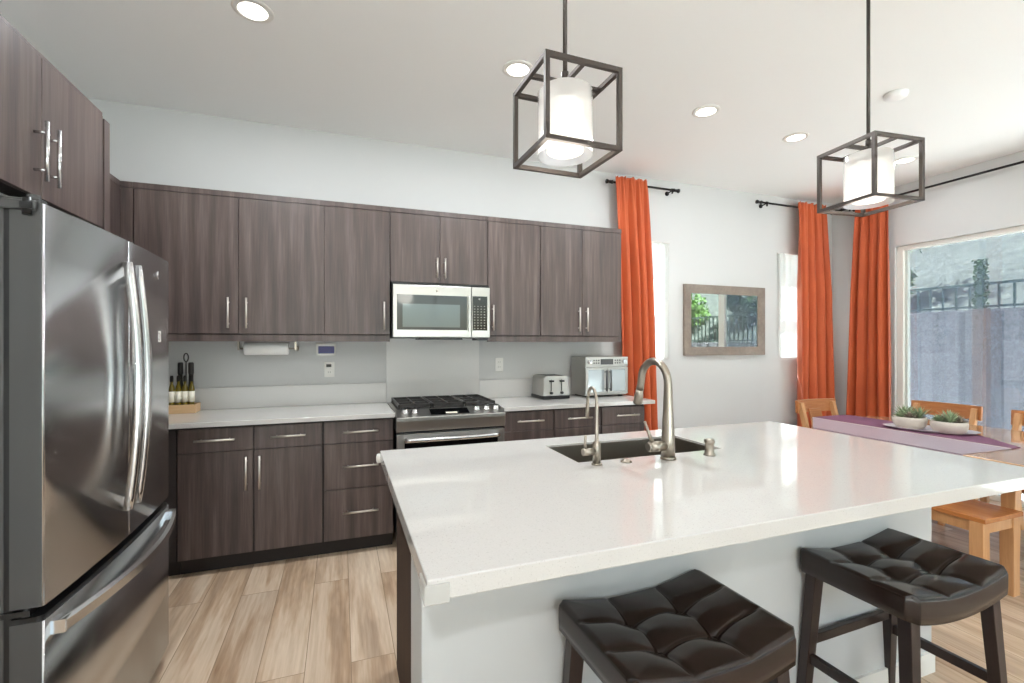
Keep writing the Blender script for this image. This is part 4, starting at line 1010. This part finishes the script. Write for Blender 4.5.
t.part('seat', MB().box(3.148, 3.50, 1.445, 2.35, .435, .46), M['oak'], bevel=.003)
t.part('apron', MB().box(3.165, 3.185, 1.50, 2.3, .375, .435).box(3.46, 3.48, 1.50, 2.3, .375, .435).box(3.185, 3.46, 1.462, 1.482, .375, .435).box(3.185, 3.46, 2.31, 2.33, .375, .435), M['oakz'])
for x, y in ((3.18, 1.485), (3.46, 1.485), (3.18, 2.31), (3.46, 2.31)):
    t.part('leg', MB().box(x - .03, x + .03, y - .03, y + .03, 0, .435), M['oakz'], bevel=.002)

# ------------------------------------------------------------------ the yard beyond the patio door
struct('ground', MB().box(-20, 30, -25, 30, -.3, -.12), M['concrete'])
WX = 8.5
m = MB()
def wall_run(m, y0, y1, top, pitch=.324):
    y = y0
    while y < y1 - .01:
        e = min(y + pitch, y1); m.hexa([(WX + .05, y, -.12), (WX + .2, y, -.12), (WX + .2, e, -.12), (WX + .05, e, -.12)], [(WX + .05, y, top - .03), (WX + .2, y, top - .03), (WX + .2, e, top - .03), (WX + .05, e, top - .03)]); k = pitch*.28; m.hexa([(WX, y + k, -.12), (WX + .05, y + k*.4, -.12), (WX + .05, e - k*.4, -.12), (WX, e - k, -.12)], [(WX, y + k, top - .03), (WX + .05, y + k*.4, top - .03), (WX + .05, e - k*.4, top - .03), (WX, e - k, top - .03)]); y += pitch
    m.box(WX - .01, WX + .26, y0, y1, top - .03, top)
wall_run(m, 1.2, 12.0, 1.86); wall_run(m, -9.0, 1.2, 1.40)
struct('wall_yard', m, M['block'])
def fence(label, y0, y1, zb_, zt_, pitch):
    t = Thing('yard_fence', label, 'fence', (WX + .12, (y0 + y1)/2, zb_), group='green picket fences')
    t.part('rails', MB().box(WX + .10, WX + .14, y0, y1, zt_ - .035, zt_).box(WX + .10, WX + .14, y0, y1, zb_ + .03, zb_ + .06), M['fence'])
    n = int((y1 - y0)/pitch)
    p = MB()
    for i in range(n): y = y0 + .08 + i*pitch; p.box(WX + .108, WX + .132, y - .011, y + .011, zb_ + .005, zt_ - .01)
    t.part('pickets', p, M['fence'])
fence('green picket fence on top of the grey yard wall', 1.3, 12.0, 1.86, 2.245, .162)
fence('green picket fence on the lower stretch of yard wall, seen in the mirror', -9.0, 1.15, 1.40, 2.05, .13)
t = Thing('ivy_post', 'ivy covered fence post on the brown block pier in the yard', 'post', (WX - .085, 3.9, 0))
t.part('pier', MB().box(WX - .14, WX - .03, 3.83, 3.98, -.12, 1.86), M['pilaster'])
t.part('post', MB().box(WX - .12, WX - .06, 3.88, 3.94, 1.86, 2.5), M['fence'])
rnd = random.Random(4); m = MB()
for i in range(420):
    p = Vector((WX - .09 + rnd.uniform(-.045, .045), 3.91 + rnd.uniform(-.075, .075), rnd.uniform(1.86, 2.55))); u = Vector((rnd.uniform(-1, 1), rnd.uniform(-1, 1), rnd.uniform(-1, 1))).normalized(); v = u.cross(Vector((.3, .5, .8))).normalized()
    s_ = .022; m.add([p - u*s_ , p + v*s_*.8, p + u*s_, p - v*s_*.8], [(0, 1, 2, 3)])
pv = t.part('ivy', m, M['ivy'], kind='stuff')
# hillside and trees
m = MB(); n = 40; rnd = random.Random(9)
for i in range(n + 1):
    for j in range(n + 1):
        x = WX + .27 + 20*i/n; y = -22 + 50*j/n
        m.v.append((x, y, 1.1 + (x - WX)*.52 + (.10*math.sin(x*.9 + y*.7) + .08*math.sin(y*1.3 - x*.4))*min(1, (x - WX)*.4)))
for i in range(n):
    for j in range(n): a = i*(n+1) + j; m.f.append((a, a+1, a+n+2, a+n+1)); m.sm.append(True)
struct('hill', m, M['hill'])
def make_tree(label, x, y, zb_, h, r, seed, lm):
    rnd = random.Random(seed); t = Thing('tree', label, 'tree', (x, y, zb_), group='trees on the hillside')
    t.part('trunk', MB().tube([(x, y, zb_ - .4), (x + .05, y, zb_ + h*.3), (x, y + .05, zb_ + h*.7)], [.13, .09, .04], 10), M['bark'])
    m = MB()
    cl = [(Vector((rnd.gauss(0, .45)*r, rnd.gauss(0, .45)*r, rnd.uniform(.22, .95)*h)), rnd.uniform(.3, .55)*r) for _ in range(16)]
    for i in range(2200):
        c, cr = rnd.choice(cl); d = Vector((rnd.gauss(0, 1), rnd.gauss(0, 1), rnd.gauss(0, 1))).normalized()
        p = Vector((x, y, zb_)) + c + d*cr*rnd.uniform(.6, 1)
        u = Vector((rnd.gauss(0, 1), rnd.gauss(0, 1), rnd.gauss(0, 1))).normalized(); v = u.cross(d).normalized() if u.cross(d).length > .1 else Vector((0, 0, 1))
        s_ = rnd.uniform(.05, .10); m.add([p - u*s_, p + v*s_*.5, p + u*s_, p - v*s_*.5], [(0, 1, 2, 3)])
    t.part('foliage', m, lm, kind='stuff')
TR = [(10.2, 6.4, 1.7, 2.6, 1.0), (10.9, 3.2, 1.9, 2.4, 1.0), (10.0, 0.9, 1.5, 2.8, .72), (9.9, -1.6, 1.3, 2.6, .72), (9.9, -4.1, 1.4, 2.9, .72), (11.2, 9.6, 1.9, 2.8, 1.1)]
nm = ['green tree on the hillside behind the ivy post, toward the curtain', 'green tree on the hillside right of the ivy post', 'yellow-green tree seen left in the mirror', 'dark tree seen at the middle of the mirror', 'yellow-green tree seen at the mirror edge nearest the cabinets', 'green tree farthest along the fence behind the curtain']
for i, (x, y, z, h, r_) in enumerate(TR): make_tree(nm[i], x, y, z, h, r_, 20 + i, M['leafy'] if i % 2 == 0 else M['leafy2'])
